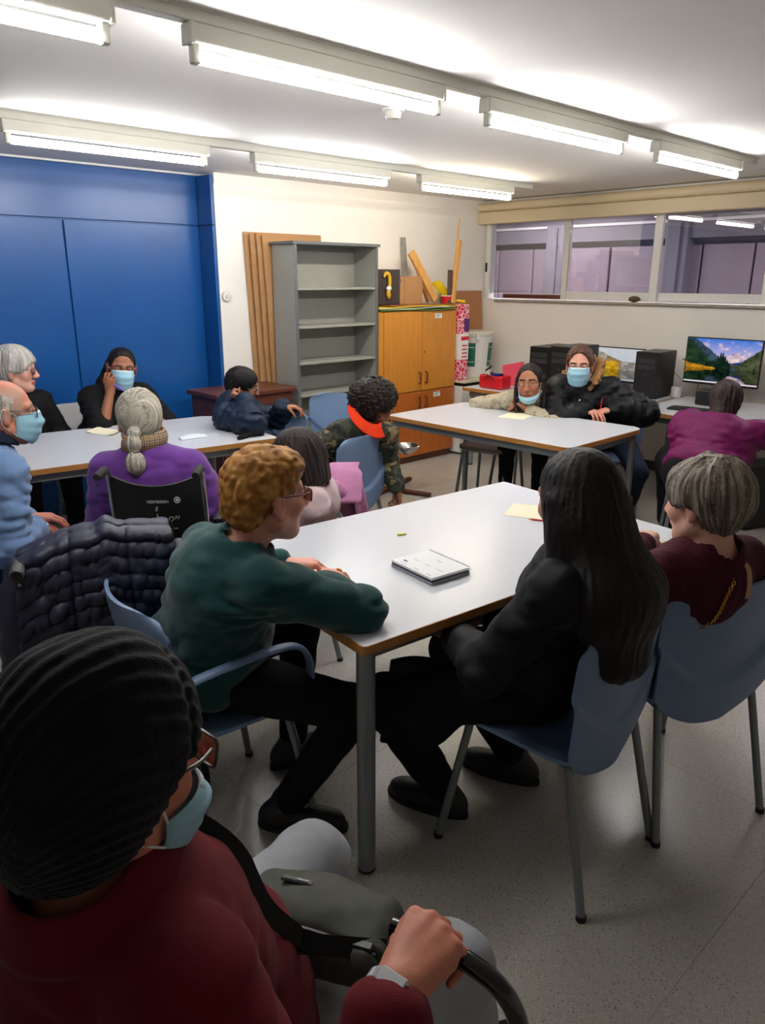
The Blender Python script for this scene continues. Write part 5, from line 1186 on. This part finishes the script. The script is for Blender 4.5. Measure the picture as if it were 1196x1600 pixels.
# 8 woman in black with mask
X = person('woman in a black shirt and pale blue mask leaning her cheek on her hand', (2.20, 4.845, 1.085), 252, 8, 6, (2.10, 5.02, .57), 262, 'brown',
    {'R': ((2.07, 4.765, .945), (-.4, -.5, -1), (.10, .12, .96), (.75, .55, .15), ((.3, 30), (30, 60, 35), (40, 64, 35), (50, 70, 40), (56, 70, 40))), 'L': ((2.24, 4.66, .785), (1, .2, -.6), (-.95, .1, 0), (0, 0, -1), RELAX)},
    dict(mat=cloth('black_jersey_b', (19, 19, 22)), off=.02, h=.010, wrinkle=.006, name='t_shirt', sleeve=.42, arm=1.25, seed=8, bust=True), w=1.08, belly=.03, hs=1.06, hq=.004, fq=.0038, trous=dict(mat=C_jean), shoes=SH, face=dict(wide=1.06), cols=dict(tired=.3))
def b(F):
    cap(F, .006, low=-.05, front=.108); F.add(ell((-.10, .01, .03), (.035, .04, .045)), .03); F.add(cone((-.11, -.04, 0), (-.10, -.10, -.13), .045, .035), .04); F.add(cone((-.10, -.10, -.13), (-.07, -.12, -.2), .035, .02), .03)
hair(X, b, (24, 19, 19), strand=.002, seed=10, down=.06, crown=(.06, 0, .1)); eyes(X); mask(X)
hd = X['hands'][1]; pen = thing('pen', 'purple pen in the hand of the woman in black', 'pen', tuple(hd[1] + np.array([.06, -.05, .03])))
p0 = hd[1] + np.array([.015, -.03, .055]); p1 = p0 + np.array([.07, -.03, -.055]); mesh_obj('pen_body', *tube([p0, p0 + (p1 - p0) * .85], .005, 10), mat('purple_plastic', (96, 62, 190), rough=.35), pen); mesh_obj('pen_tip', *tube([p0 + (p1 - p0) * .85, p1], [.005, .001], 10), M_steel, pen)

# 9 grey haired woman
X = person('older woman with short grey hair and glasses in a black cardigan at the left edge', (1.575, 4.96, 1.11), -38, 4, 0, (1.53, 5.04, .57), -85, 'pale', {},
    dict(mat=C_black, off=.02, h=.012, name='cardigan', seed=9), hs=1.08, w=1.05, belly=.03, hq=.004, fq=.006, trous=BLK, shoes=SH, face=dict(nose=1.05), cols=dict(brow=(150, 140, 132)))
def b(F): cap(F, .020, low=-.075, front=.058); F.add(ell((-.02, 0, .05), (.115, .096, .096)), .02); F.sub(ell((.135, 0, -.05), (.085, .13, .11)), .012)
hair(X, b, (176, 172, 166), strand=.003, seed=11, hl=(214, 210, 204), colvar=.25); eyes(X, (90, 110, 130)); glasses(X, (50, 44, 44))

# 10 man in light blue
X = person('bald older man with glasses, blue mask and light blue sweater at the left', (.948, 3.195, 1.145), -10, 6, 0, (.75, 3.15, .575), 2, 'ruddy',
    {'R': ((1.005, 3.165, .655), (-.6, -.7, -.5), (.75, .35, -.35), (0, .3, -1), RELAX)}, dict(mat=cloth('light_blue_knit', (112, 142, 186), sheen=.3), off=.022, h=.009, wrinkle=.010, seed=10, arm=1.2), hs=1.06, w=1.06, belly=.03, hq=.004, fq=.0038, hunch=.02,
    trous=dict(mat=C_jean), shoes=SH, face=dict(nose=1.2, wide=1.03), cols=dict(stubble=(186, 150, 132), brow=(150, 130, 116)))
def b(F):
    F.add(ell((-.014, 0, .030), (.1025, .0805, .088)), 0); F.sub(ell((.01, 0, .115), (.115, .07, .085)), .01); F.sub(ell((.10, 0, 0), (.10, .12, .14)), .01); F.cut((0, 0, -.05), (0, 0, -1), .01)
hair(X, b, (176, 166, 156), strand=.001, seed=12, hl=(206, 200, 194)); eyes(X); glasses(X, (44, 40, 42), rim=.002); mask(X, out=.004)
def f(u, v):
    a = (u * 2 - 1) * 2.7; r = .075 + .022 * v; return X['N'] + .035 * Z + r[..., None] * (-np.cos(a)[..., None] * X['TA'][0] + np.sin(a)[..., None] * X['TA'][1]) + (.035 - .05 * v)[..., None] * Z
mesh_obj('collar', *grid(f, 36, 6, .006), cloth('dark_navy', (24, 32, 48)), X['root'], sharp=None)
wr = X['J']['R'][2]; d = nrm(X['hands'][1][2]); mesh_obj('watch', *tube([wr + d * .004, wr + d * .022], .0345, 18), M_steel, X['root'])

# 11 woman in purple in the wheelchair
X = person('woman with a pale grey bound ponytail and purple sweater sitting in the wheelchair', (1.405, 2.975, 1.085), 74, 4, 0, (1.44, 2.86, .575), 56, 'pale', {},
    dict(mat=cloth('purple_knit', (98, 52, 134), sheen=.2), off=.022, h=.009, wrinkle=.006, seed=11, arm=1.15), hs=1.04, w=1.06, belly=.03, hq=.005, fq=.006, trous=BLK, shoes=SH)
def b(F):
    cap(F, .012, low=-.075, front=.06); F.add(ell((-.115, .045, -.035), (.026, .026, .024)), .01); F.add(ell((-.128, .052, -.075), (.026, .030, .036)), .006); F.add(ell((-.135, .052, -.15), (.034, .038, .05)), .006)
hair(X, b, (172, 164, 150), strand=.0026, seed=13, hl=(206, 200, 188), crown=(-.11, .045, -.03), down=.05, ext=(.2, .15, .17))
for zz, xx in ((-.054, -.122), (-.108, -.130)): g_ = xf(lathe([(.012, -.005), (.022, -.005), (.022, .005), (.012, .005)], n=16), None, (xx, .05, zz)); mesh_obj('hair_tie', loc(X, g_[0]), g_[1], M_black, X['root'])
M_sc = mat('check_scarf', (150, 116, 74), rough=.8)
def _sc():
    nt = M_sc.node_tree; N = nt.nodes; L = nt.links; b_ = N['Principled BSDF']; tc = N.new('ShaderNodeTexCoord'); prev = None
    for ax in (0, 2):
        w_ = N.new('ShaderNodeTexWave'); w_.bands_direction = 'XYZ'[ax]; w_.inputs['Scale'].default_value = 14; w_.inputs['Distortion'].default_value = .6; L.new(tc.outputs['Object'], w_.inputs['Vector'])
        r = N.new('ShaderNodeValToRGB'); r.color_ramp.interpolation = 'CONSTANT'; e = r.color_ramp.elements; e[0].color = srgb((158, 122, 78)); e[1].position = .62; e[1].color = srgb((226, 220, 206)); k_ = e.new(.82); k_.color = srgb((34, 28, 24)); L.new(w_.outputs[0], r.inputs[0])
        if prev is None: prev = r.outputs[0]
        else:
            x = N.new('ShaderNodeMix'); x.data_type = 'RGBA'; x.inputs[0].default_value = .45; L.new(prev, x.inputs[6]); L.new(r.outputs[0], x.inputs[7]); prev = x.outputs[2]
    L.new(prev, b_.inputs['Base Color'])
_sc()
def f(u, v):
    a = (u * 2 - 1) * 3.1; r = .080 + .012 * np.sin(PI * v) + .006 * np.sin(3 * a); return X['N'] + .055 * Z + r[..., None] * (-np.cos(a)[..., None] * X['TA'][0] + np.sin(a)[..., None] * X['TA'][1]) + (.025 - .07 * v + .008 * np.sin(2 * a))[..., None] * Z
mesh_obj('scarf', *grid(f, 44, 10, .012), M_sc, X['root'], sharp=None)

# 12 child with braids
X = person('child with dark braids, mask under the chin and beige patterned hoodie', (4.43, 3.165, .955), 206, 4, -4, (4.78, 3.42, .56), 214, 'tan',
    {'R': ((4.44, 3.36, .79), (-.1, 1, -.3), (-.1, -.95, .25), (-.5, .1, -.8), ((.4, 30), (30, 36, 25), (36, 42, 25), (42, 46, 25), (48, 46, 25))), 'L': ((4.42, 3.16, .775), (.2, -1, -.3), (-.15, .95, .2), (-.5, -.1, -.8), ((.4, 30), (26, 32, 22), (30, 36, 22), (34, 40, 22), (40, 40, 22)))},
    dict(mat=camo_mat('beige_print', [(0, (178, 166, 140)), (.34, (186, 174, 148)), (.62, (96, 84, 70)), (.66, (180, 168, 142))], 30), off=.022, h=.009, wrinkle=.009, name='hoodie', seed=12, arm=.98), s=.92, hs=1.06, w=1.05, nk=.10, hq=.0045, fq=.004, trous=BLK, shoes=SH, face=dict(nose=1.0, jaw=.9), cols=dict(brow=(40, 30, 26), lips=(150, 84, 78), tired=.08))
def b(F): cap(F, .006, low=-.06, front=.108)
hair(X, b, (30, 24, 23), strand=.003, seed=14); eyes(X, (40, 26, 20), (.3, 0)); mask(X, drop=1)
k_ = 0
for q in (-1, 1):
    for j in range(3):
        x0 = .012 - .03 * j; P_ = smoothpts([(x0, q * .084, .04), (x0 + .008, q * .094, -.04), (x0 + .012 + .01 * j, q * (.098 - .012 * j), -.12), (x0 + .03, q * (.085 - .016 * j), -.20 - .02 * j)], 10); r_ = .0095 * (1 + .22 * np.sin(np.arange(len(P_)) * 2.1)); g_ = tube(P_, r_, 8); mesh_obj('braid', loc(X, g_[0]), g_[1], mat('braid_hair', (30, 24, 23), rough=.5, var=.2, scale=60), X['root'])

# 13 woman with fur hood
X = person('woman in a black padded coat with brown fur hood and pale blue mask', (4.66, 2.915, 1.075), 207, 6, 0, (4.95, 2.82, .57), 205, 'pink',
    {'R': ((4.62, 2.80, .785), (-.9, .9, -.7), (-.3, -.95, -.1), (0, 0, -1), RELAX), 'L': ((4.72, 2.66, .80), (.8, -.8, -.4), (-.75, .55, -.2), (-.3, .2, -.9), ((.4, 30), (30, 36, 24), (34, 40, 24), (38, 44, 24), (40, 44, 24)))},
    dict(mat=cloth('black_padding', (20, 22, 26), rough=.5), off=.036, h=.010, wrinkle=.008, name='padded_coat', seed=13, arm=1.35, quilt=.085), hs=1.08, w=1.08, nk=.11, hq=.0042, fq=.004, trous=dict(mat=C_jean), legs={'L': (4.98, 2.60, .085), 'R': (4.58, 2.98, .085)}, shoes=dict(mat=mat('grey_trainer', (150, 152, 154), rough=.6), sole=M_white), cols=dict(brow=(70, 50, 38)))
def b(F): cap(F, .012, low=-.09, front=.110); F.add(ell((-.06, 0, -.03), (.06, .088, .09)), .03); F.sub(ell((.13, 0, -.06), (.085, .085, .125)), .012)
hair(X, b, (78, 52, 40), strand=.003, seed=15, hl=(112, 78, 58)); eyes(X); mask(X); cF = .25 * X['N'] + .75 * (X['H'] - .095 * X['A'][2] - .015 * X['A'][0]) + .015 * Z
def f(u, v):
    a = (u * 2 - 1) * 2.45; c = 2 * PI * v; r = .128 + .036 * np.cos(c); return cF + r[..., None] * (-np.cos(a)[..., None] * X['TA'][0] * .9 + 1.16 * np.sin(a)[..., None] * X['TA'][1]) + (.034 * np.sin(c) + .045 * np.cos(a))[..., None] * Z
V, Fc = grid(f, 90, 40); n_ = vnoise(V[:, 0], V[:, 1], V[:, 2], .016, 3); cN = cF; V = V + nrm((1, 0, 0)) * 0 + (V - cN) / np.linalg.norm(V - cN, axis=1)[:, None] * (n_ * .035)[:, None]
mesh_obj('fur_trim', V, Fc, M_hair, X['root'], cols=np.array(srgb((132, 94, 56))[:3]) * np.clip(1 + 1.6 * n_, .3, 2)[:, None], sharp=None)
mesh_obj('snap_button', *xf(sphere((0, 0, 0), .011, 12, 8), None, X['Ch'] + X['TA'][0] * .165 + X['sp'] * .11), M_steel, X['root'])

# 14 woman in magenta
X = person('heavy woman with dark hair in a magenta shirt, working at the computer', (4.72, 1.905, .93), 24, 18, 0, (4.42, 1.84, .54), 30, 'pale',
    {'L': ((5.26, 2.30, .775), (0, 1, -.5), (1, 0, 0), (0, 0, -1), RELAX), 'R': ((5.20, 1.72, .775), (0, -1, -.3), (1, .2, 0), (0, 0, -1), RELAX)},
    dict(mat=cloth('magenta_jersey', (104, 18, 78), rough=.6), off=.022, h=.010, wrinkle=.009, name='shirt', seed=14, arm=1.5), hs=1.0, w=1.3, belly=.08, hq=.006, fq=.006, trous=dict(mat=C_black, off=.05), shoes=SH, th=1.3)
def b(F): cap(F, .018, low=-.09, front=.06); F.add(cone((-.05, 0, -.02), (-.08, .02, -.11), .075, .07), .03)
hair(X, b, (44, 30, 28), strand=.004, seed=16, colvar=.3)
# ------------------------------------------------------------------ wheelchair
t = thing('wheelchair', 'black wheelchair with white lettering on its back under the woman in purple', 'wheelchair', (1.455, 2.845, 0), math.radians(51))
M_vinyl = mat('black_vinyl', (17, 17, 19), rough=.55, bump=.3, bscale=60)
def W(n, g, m, par=None, **k): return mesh_obj(n, g[0], g[1], m, par or t, local=True, **k)
for s in (-1, 1):
    y = .178 * s
    P_ = W('back_post', tube(smoothpts([(-.20, y, .36), (-.215, y, .60), (-.245, y, .88), (-.262, y, .945), (-.30, y, .965)], 5), .0115, 10), M_steel)
    W('push_grip', lathe([(.001, 0), (.016, 0), (.0175, .006), (.0165, .10), (.013, .115), (.001, .115)], (-.29, y, .963), 14, roty(-PI / 2)), M_rubber, P_)
    W('side_frame', tube(smoothpts([(-.20, y, .48), (.0, y, .48), (.16, y, .48), (.22, y, .42), (.24, y, .20)], 5), .0115, 10), M_black); W('side_frame', tube([(-.20, y, .26), (.20, y, .26)], .0115, 10), M_black)
    W('armrest', box(-.16, .16, y - .025 + s * .035, y + .025 + s * .035, .69, .72, .010, 2), M_vinyl); W('armrest_post', tube([(-.14, y + s * .035, .69), (-.14, y + s * .03, .46)], .009, 8), M_black); W('armrest_post', tube([(.14, y + s * .035, .69), (.14, y + s * .03, .46)], .009, 8), M_black)
    W('side_guard', box(-.13, .13, y + s * .032, y + s * .036, .49, .66), M_black, smooth=False)
    yw = .285 * s; Rw = rotx(PI / 2)
    th = np.linspace(0, 2 * PI, 40, endpoint=False); ring = lambda r, yy, tr, n=10: tube(np.stack([-.16 + r * np.cos(th), np.full(40, yy), .30 + r * np.sin(th)], 1), tr, n, closed=True)
    wh = W('rear_wheel', ring(.285, yw, .015), M_rubber); W('rim', ring(.268, yw, .008), M_steel, wh); W('hand_rim', ring(.255, yw + s * .035, .008), M_steel, wh)
    W('hub', lathe([(.001, -.03), (.022, -.03), (.022, .03), (.001, .03)], (-.16, yw, .30), 14, Rw), M_black, wh)
    W('spokes', join(*[tube([(-.16 + .02 * math.cos(a), yw + s * .01, .30 + .02 * math.sin(a)), (-.16 + .266 * math.cos(a), yw, .30 + .266 * math.sin(a))], .0016, 5) for a in np.linspace(0, 2 * PI, 18, endpoint=False)]), M_steel, wh)
    cs = W('caster', tube(np.stack([.24 + .062 * np.cos(th), np.full(40, y), .078 + .062 * np.sin(th)], 1), .016, 8, closed=True), M_rubber); W('caster_disc', lathe([(.001, -.012), (.052, -.012), (.052, .012), (.001, .012)], (.24, y, .078), 18, Rw), M_grey, cs); W('caster_fork', tube([(.24, y + .025, .078), (.235, y + .022, .16), (.22, y, .20)], .007, 8), M_black, cs)
    lg_ = W('leg_hanger', tube([(.23, y, .44), (.34, y * .9, .20), (.38, y * .8, .12)], .011, 10), M_steel); W('foot_plate', box(.36, .50, y * .8 - .07, y * .8 + .07, .105, .115, .003, 1), M_black, lg_, smooth=False)
def f(u, v):
    q = 2 * u - 1; z = .52 + .375 * v + .045 * q * q * v - .0 ; x = -.205 - .045 * v - .035 * (1 - q * q) ; return np.stack([x, .182 * q, z], -1)
bk = W('back_sling', grid(f, 24, 20, .012), M_vinyl)
def wt(px, z): return (-.2175 - .045 * (z - .52) / .375 - .035 * (1 - (px / .182) ** 2) - .0025, px, z)
# lettering faces backwards (-X): text runs towards -Y... seen from behind, left to right is +Y -> -Y
for s_, y0, z0, sz, sh_ in (('VERMEIREN', .032, .832, .0165, .0), ('S', .004, .800, .024, .3), ('L', .0, .776, .017, .2), ('u', -.022, .752, .022, .3), ('D', -.040, .752, .030, .3), ('H', -.066, .760, .024, .3)):
    p = wt(y0 - .03, z0); textmesh('lettering', s_, sz, M_print, bk, (p[0] - .014, y0, z0), (.0, -1, 0), (0.0, 0, 1), shear=sh_)
W('emblem', tube([(wt(-.084, .842)[0] - .014, -.084 + .011 * math.cos(a), .842 + .011 * math.sin(a)) for a in np.linspace(0, 2 * PI, 20, endpoint=False)], .0016, 5, closed=True), M_print, bk)
W('emblem', lathe([(.001, 0), (.006, 0), (.005, .001), (.001, .001)], (wt(-.084, .842)[0] - .0135, -.084, .842), 12, roty(-PI / 2)), M_print, bk)
W('printed_line', box(wt(-.05, .72)[0] - .014, wt(-.05, .72)[0] - .012, -.075, -.035, .722, .725), M_print, bk, smooth=False)
W('seat_sling', grid(lambda u, v: np.stack([-.20 + .42 * u, -.20 + .40 * v, .475 - .02 * np.sin(PI * v)], -1), 10, 14, .012), M_vinyl)
W('cross_brace', tube([(.0, -.19, .26), (.0, .19, .47)], .009, 8), M_black); W('cross_brace', tube([(.02, .19, .26), (.02, -.19, .47)], .009, 8), M_black)
# crumpled black bag hanging on its back
F = Field((-.42, -.16, .40), (-.26, .12, .74), .005).add(cone((-.305, -.03, .72), (-.335, -.03, .50), .022, .075, (0, 1, 0), 1.3), 0)
F.disp(lambda x, y, z: .022 * (.25 - np.abs(vnoise(x, y, z * .35, .035, 4)) * 1.4) + .005 * vnoise(x, y, z, .015, 2), .04); V, Q = F.mesh(1); Rw_ = rotz(math.radians(51))
t2 = thing('plastic_bag', 'crumpled black bag hanging on the back of the wheelchair', 'bag', (1.455, 2.845, 0), math.radians(51)); mesh_obj('bag_body', V, Q, mat('black_plastic_film', (22, 22, 25), rough=.3), t2, local=True, sharp=None)
mesh_obj('bag_loop', *tube(smoothpts([(-.305, -.06, .72), (-.30, -.05, .755), (-.30, -.01, .755), (-.305, .0, .72)], 6), .005, 8), M_black, t2, local=True)

# ------------------------------------------------------------------ rollator with the quilted jacket
RA = math.radians(67); RO = (.862, 2.165, 0)
t = thing('rollator', 'black rollator walker with a quilted jacket over it, behind the green sweater', 'walker', RO, RA)
for s in (-1, 1):
    y = .225 * s
    W('rear_tube', tube(smoothpts([(-.12, y * 1.05, .12), (-.04, y, .50), (.0, y, .80), (-.005, y, .855), (-.04, y, .868)], 5), .0125, 10), M_black)
    g_ = W('hand_grip', lathe([(.001, 0), (.017, 0), (.021, .012), (.0195, .07), (.021, .118), (.016, .128), (.001, .128)], (-.035, y, .868), 16, roty(-PI / 2)), mat('grip_grey', (70, 70, 72), rough=.6))
    W('grip_end', lathe([(.001, .126), (.0165, .126), (.015, .131), (.001, .132)], (-.035, y, .868), 14, roty(-PI / 2)), M_black, g_)
    W('brake_lever', tube(smoothpts([(-.01, y, .845), (-.06, y, .825), (-.13, y, .828)], 5), .005, 8), M_steel)
    W('brake_cable', tube(smoothpts([(-.01, y * 1.02, .85), (-.10, y * 1.30, .78), (-.12, y * 1.28, .55), (-.12, y * 1.1, .22)], 8), .0035, 6), M_grey)
    W('front_tube', tube(smoothpts([(-.02, y, .60), (.18, y, .48), (.34, y, .16)], 5), .0125, 10), M_black)
    for xx in (-.13, .36):
        th = np.linspace(0, 2 * PI, 30, endpoint=False)
        wh = W('wheel', tube(np.stack([xx + .075 * np.cos(th), np.full(30, y * 1.06), .088 + .075 * np.sin(th)], 1), .0125, 8, closed=True), M_rubber); W('wheel_disc', lathe([(.001, -.009), (.068, -.009), (.068, .009), (.001, .009)], (xx, y * 1.06, .088), 20, rotx(PI / 2)), M_black, wh); W('fork', tube([(xx, y * 1.06 - s * .022, .088), (xx + .005, y * 1.02, .19)], .008, 8), M_grey, wh)
W('seat', box(-.02, .20, -.20, .20, .545, .575, .010, 2), M_vinyl, smooth=False); W('cross_bar', tube([(.0, -.225, .50), (.0, .225, .50)], .010, 8), M_black); W('back_strap', tube(smoothpts([(.0, -.225, .76), (.10, 0, .76), (.0, .225, .76)], 8), .012, 8), M_black)
W('basket', box(.03, .24, -.17, .17, .36, .53, .02, 2), M_black, smooth=False)
M_puf = cloth('navy_quilted', (38, 40, 62), rough=.48, bump=.3, bscale=60, spec=.4)
def f(u, v):
    y = -.20 + .43 * u; s_ = v * .75 - .22           # arc length over the top, + runs down the back
    top = .925 - .06 * np.clip((u - .55) / .45, 0, 1) ** 1.5 - .012 * np.clip((.25 - u) / .25, 0, 1) + .018 * np.exp(-((u - .42) / .05) ** 2)
    z = top - np.maximum(np.abs(s_) - .05, 0) * (.93 - .1 * np.sin(PI * u)); x = np.where(s_ > 0, -.055 - .05 * np.clip(s_ / .5, 0, 1) - .05 * np.sin(PI * np.clip(s_ / .55, 0, 1)), .055 + .0 * s_); w_ = np.clip(np.abs(s_) / .05, 0, 1); x = x * w_
    z = z + .012 * np.cos(np.clip(s_ / .05, -1, 1) * PI / 2)
    pl = np.abs(np.sin(PI * (s_ + .03) / .050)) ** .6; x = x - np.sign(s_ + 1e-6) * .010 * pl; z = z + .005 * pl * (np.abs(s_) < .06)
    n = vnoise(y * 1.6, s_, 0 * u, .05, 6) + .8 * (np.abs(vnoise(y, s_ * .6, 0 * u, .09, 3)) - .2) + .5 * vnoise(y * 2, s_, 0 * u, .022, 8); x = x - np.sign(s_ + 1e-6) * (.022 * n) ; sp2 = 1 + .10 * np.clip(s_ / .5, 0, 1)
    for c_ in (.30, .66): x = x + np.sign(s_ + 1e-6) * .014 * np.exp(-((u - c_) / .018) ** 2)
    return np.stack([x - .02, .03 + (y - .03) * sp2, z], -1)
t3 = thing('quilted_jacket', 'navy quilted puffer jacket draped over the rollator', 'jacket', RO, RA)
mesh_obj('jacket_body', *grid(f, 90, 110, .022), M_puf, t3, local=True, sharp=None)
def slv(P, r0, r1, nm):
    P = smoothpts(P, 14); k = np.arange(len(P)) / len(P); mesh_obj(nm, *tube(P, (r0 + (r1 - r0) * k) * (1 + .10 * np.abs(np.sin(k * 20))), 16, flat=((1, 0, 0), .6)), M_puf, t3, local=True, sharp=None)
slv([(-.06, .20, .86), (-.10, .235, .74), (-.11, .25, .58), (-.09, .24, .46)], .06, .05, 'jacket_sleeve')

# ------------------------------------------------------------------ small things on the tables
def quad(pts, z, th, m, name, label, cat, sag=0):
    c = np.array(pts, float); 
    def f(u, v): return np.stack([(c[0][i] * (1 - u) + c[1][i] * u) * (1 - v) + (c[3][i] * (1 - u) + c[2][i] * u) * v for i in (0, 1)] + [z + th / 2 + sag * np.abs(2 * u - 1) ** 3], -1)
    o = mesh_obj(name, *grid(f, 8, 5, th), m, smooth=False); setp(o, label, cat); return o
NB = [(1.626, 1.673), (1.606, 1.455), (1.766, 1.464), (1.800, 1.673)]
cN = np.mean(NB, 0); a_ = math.atan2(-.215, -.02) + PI / 2
t = thing('notebook', 'open ring-bound notebook with printed pages on the near white table', 'notebook', (cN[0], cN[1], .7402), math.radians(-6.5))
def Wn(n, g, m, par=None): return mesh_obj(n, g[0], g[1], m, par or t, local=True, smooth=False)
Wn('back_cover', box(-.082, .082, -.105, .105, 0, .009, .002, 1), mat('grey_binder', (150, 156, 162), rough=.3)); Wn('inner_pages', box(-.080, .078, -.103, .103, .009, .017, .001, 1), mat('navy_card', (34, 40, 62), rough=.5))
pg = Wn('pages', box(-.082, .076, -.105, .102, .0172, .0255, .001, 1), M_wpaper); Wn('spine_wire', tube([(.084, -.104, .018), (.084, .104, .018)], .0022, 6), M_steel)
for k in range(22): Wn('ring', tube([(.080 + .0075 * math.cos(a), -.099 + k * .0094, .016 + .0115 * math.sin(a)) for a in np.linspace(0, 2 * PI, 12, endpoint=False)], .0009, 4, closed=True), M_steel)
Mp = mat('pale_print', (196, 198, 206), rough=.8); rr_ = random.Random(4)
for k in range(7):
    for j in range(3):
        if rr_.random() < .6: x_ = -.06 + .026 * k - .012; y_ = -.085 + .06 * j; Wn('print_line', box(x_, x_ + .004, y_, y_ + rr_.uniform(.02, .05), .0255, .0258), Mp, pg)
Wn('print_mark', box(-.055, -.048, .055, .075, .0255, .0258), M_ink, pg)
quad([(2.36, 1.776), (2.427, 1.62), (2.60, 1.70), (2.523, 1.848)], .7403, .0012, M_paper, 'paper', 'cream sheet of paper on the near table beside the red pencil', 'paper')
def pencil(a, b, m, label, r=.0036):
    a = np.array(a); b = np.array(b); t = thing('pencil', label, 'pencil', tuple(a)); d = b - a
    mesh_obj('pencil_body', *tube([a, a + d * .88], r, 6), m, t, smooth=False); mesh_obj('pencil_point', *tube([a + d * .88, b], [r, .0006], 6), M_pine, t)
pencil((2.445, 1.54, .7442), (2.381, 1.672, .7442), M_red, 'red pencil lying at the edge of the cream sheet on the near table')
pencil((4.690, 2.735, .87), (4.660, 2.725, .742), M_red, 'red pencil held upright by the woman with the fur hood')
o = mesh_obj('eraser', *cbox((1.882, 1.883, .7435), (.017, .006, .003), rotz(-.35), .001, 1), mat('yellow_green', (206, 206, 70), rough=.5), smooth=False); setp(o, 'tiny yellow-green strip lying alone on the near white table', 'strip')
def f(u, v): return np.stack([1.375 + .05 * u - .01 * v, 1.60 + .05 * v + .02 * u, .7415 + .008 * np.sin(3 * u + 2 * v) ** 2], -1)
o = mesh_obj('tissue', *grid(f, 10, 8, .0015), M_wpaper, sharp=None); setp(o, 'small white tissue under the hand of the woman in green', 'tissue')
quad([(1.818, 4.60), (1.891, 4.39), (2.026, 4.50), (1.94, 4.69)], .7403, .0012, M_paper, 'paper', 'cream sheet of paper on the table before the woman in black', 'paper', .01)
def f(u, v): return np.stack([2.13 + .17 * u + .02 * v, 3.98 + .075 * v - .01 * u, .742 + .006 * np.abs(np.sin(v * PI * 3)) + .012 * np.sin(PI * u) * v], -1)
t = thing('face_mask', 'white folded face mask lying on the table before the blue wall', 'mask', (2.21, 4.01, .7402)); mesh_obj('mask_sheet', *grid(f, 14, 12, .0015), mat('mask_white', (224, 234, 240), rough=.7), t, sharp=None)
mesh_obj('ear_loop', *tube(smoothpts([(2.30, 3.98, .743), (2.36, 3.975, .742), (2.38, 4.01, .742), (2.33, 4.05, .743)], 6), .0016, 6), M_loop, t)
F = Field((2.36, 3.70, .735), (2.62, 3.92, .82), .004)
for (a, b, r) in (((2.40, 3.775, .750), (2.51, 3.80, .752), .014), ((2.51, 3.80, .752), (2.56, 3.79, .756), .022), ((2.43, 3.85, .765), (2.50, 3.825, .765), .012), ((2.50, 3.825, .765), (2.55, 3.81, .762), .018), ((2.42, 3.80, .752), (2.50, 3.81, .752), .013)): F.add(cone(a, b, r, r), .008)
F.disp(lambda x, y, z: .008 * vnoise(x, y, z, .03, 2), .03).cut((0, 0, .7404), (0, 0, -1)); V, Q = F.mesh(1)
o = mesh_obj('gloves', V, Q, C_black, sharp=None); setp(o, 'pair of black gloves lying on the table corner near the boy in navy', 'gloves')
quad([(4.14, 3.214), (4.42, 3.28), (4.353, 3.072), (4.185, 3.024)], .7403, .0012, M_paper, 'paper', 'cream sheet of paper in front of the child with braids', 'paper')
t = thing('phone', 'black phone under the hands of the child with braids', 'phone', (4.42, 3.22, .7403), .6); mesh_obj('phone_body', *box(-.035, .035, -.07, .07, 0, .009, .003, 2), M_black, t, local=True, smooth=False); mesh_obj('phone_screen', *box(-.032, .032, -.066, .066, .009, .0095), mat('dark_screen', (10, 10, 12), rough=.08), t, local=True, smooth=False)
# stand with the steel bowl
t = thing('bowl_stand', 'black stand with a small steel bowl behind the boy in camouflage', 'stand', (4.10, 4.26, 0))
mesh_obj('pole', *tube([(4.10, 4.26, .02), (4.10, 4.26, .62)], .014, 10), M_black, t)
for a in (.3, .3 + PI / 2, .3 + PI, .3 + 1.5 * PI): mesh_obj('foot', *cbox((4.10 + .19 * math.cos(a), 4.26 + .19 * math.sin(a), .018), (.19, .022, .014), rotz(a), .005, 1), M_brown, t, smooth=False)
mesh_obj('bowl_ring', *tube([(4.10, 4.26, .365), (4.15, 4.23, .365)], .008, 8), M_black, t)
o = mesh_obj('bowl', *lathe([(.001, -.05), (.045, -.05), (.085, -.015), (.105, .018), (.112, .02), (.108, .022), (.098, .018), (.06, -.035), (.001, -.042)], (4.235, 4.19, .352), 28), M_steel, t)
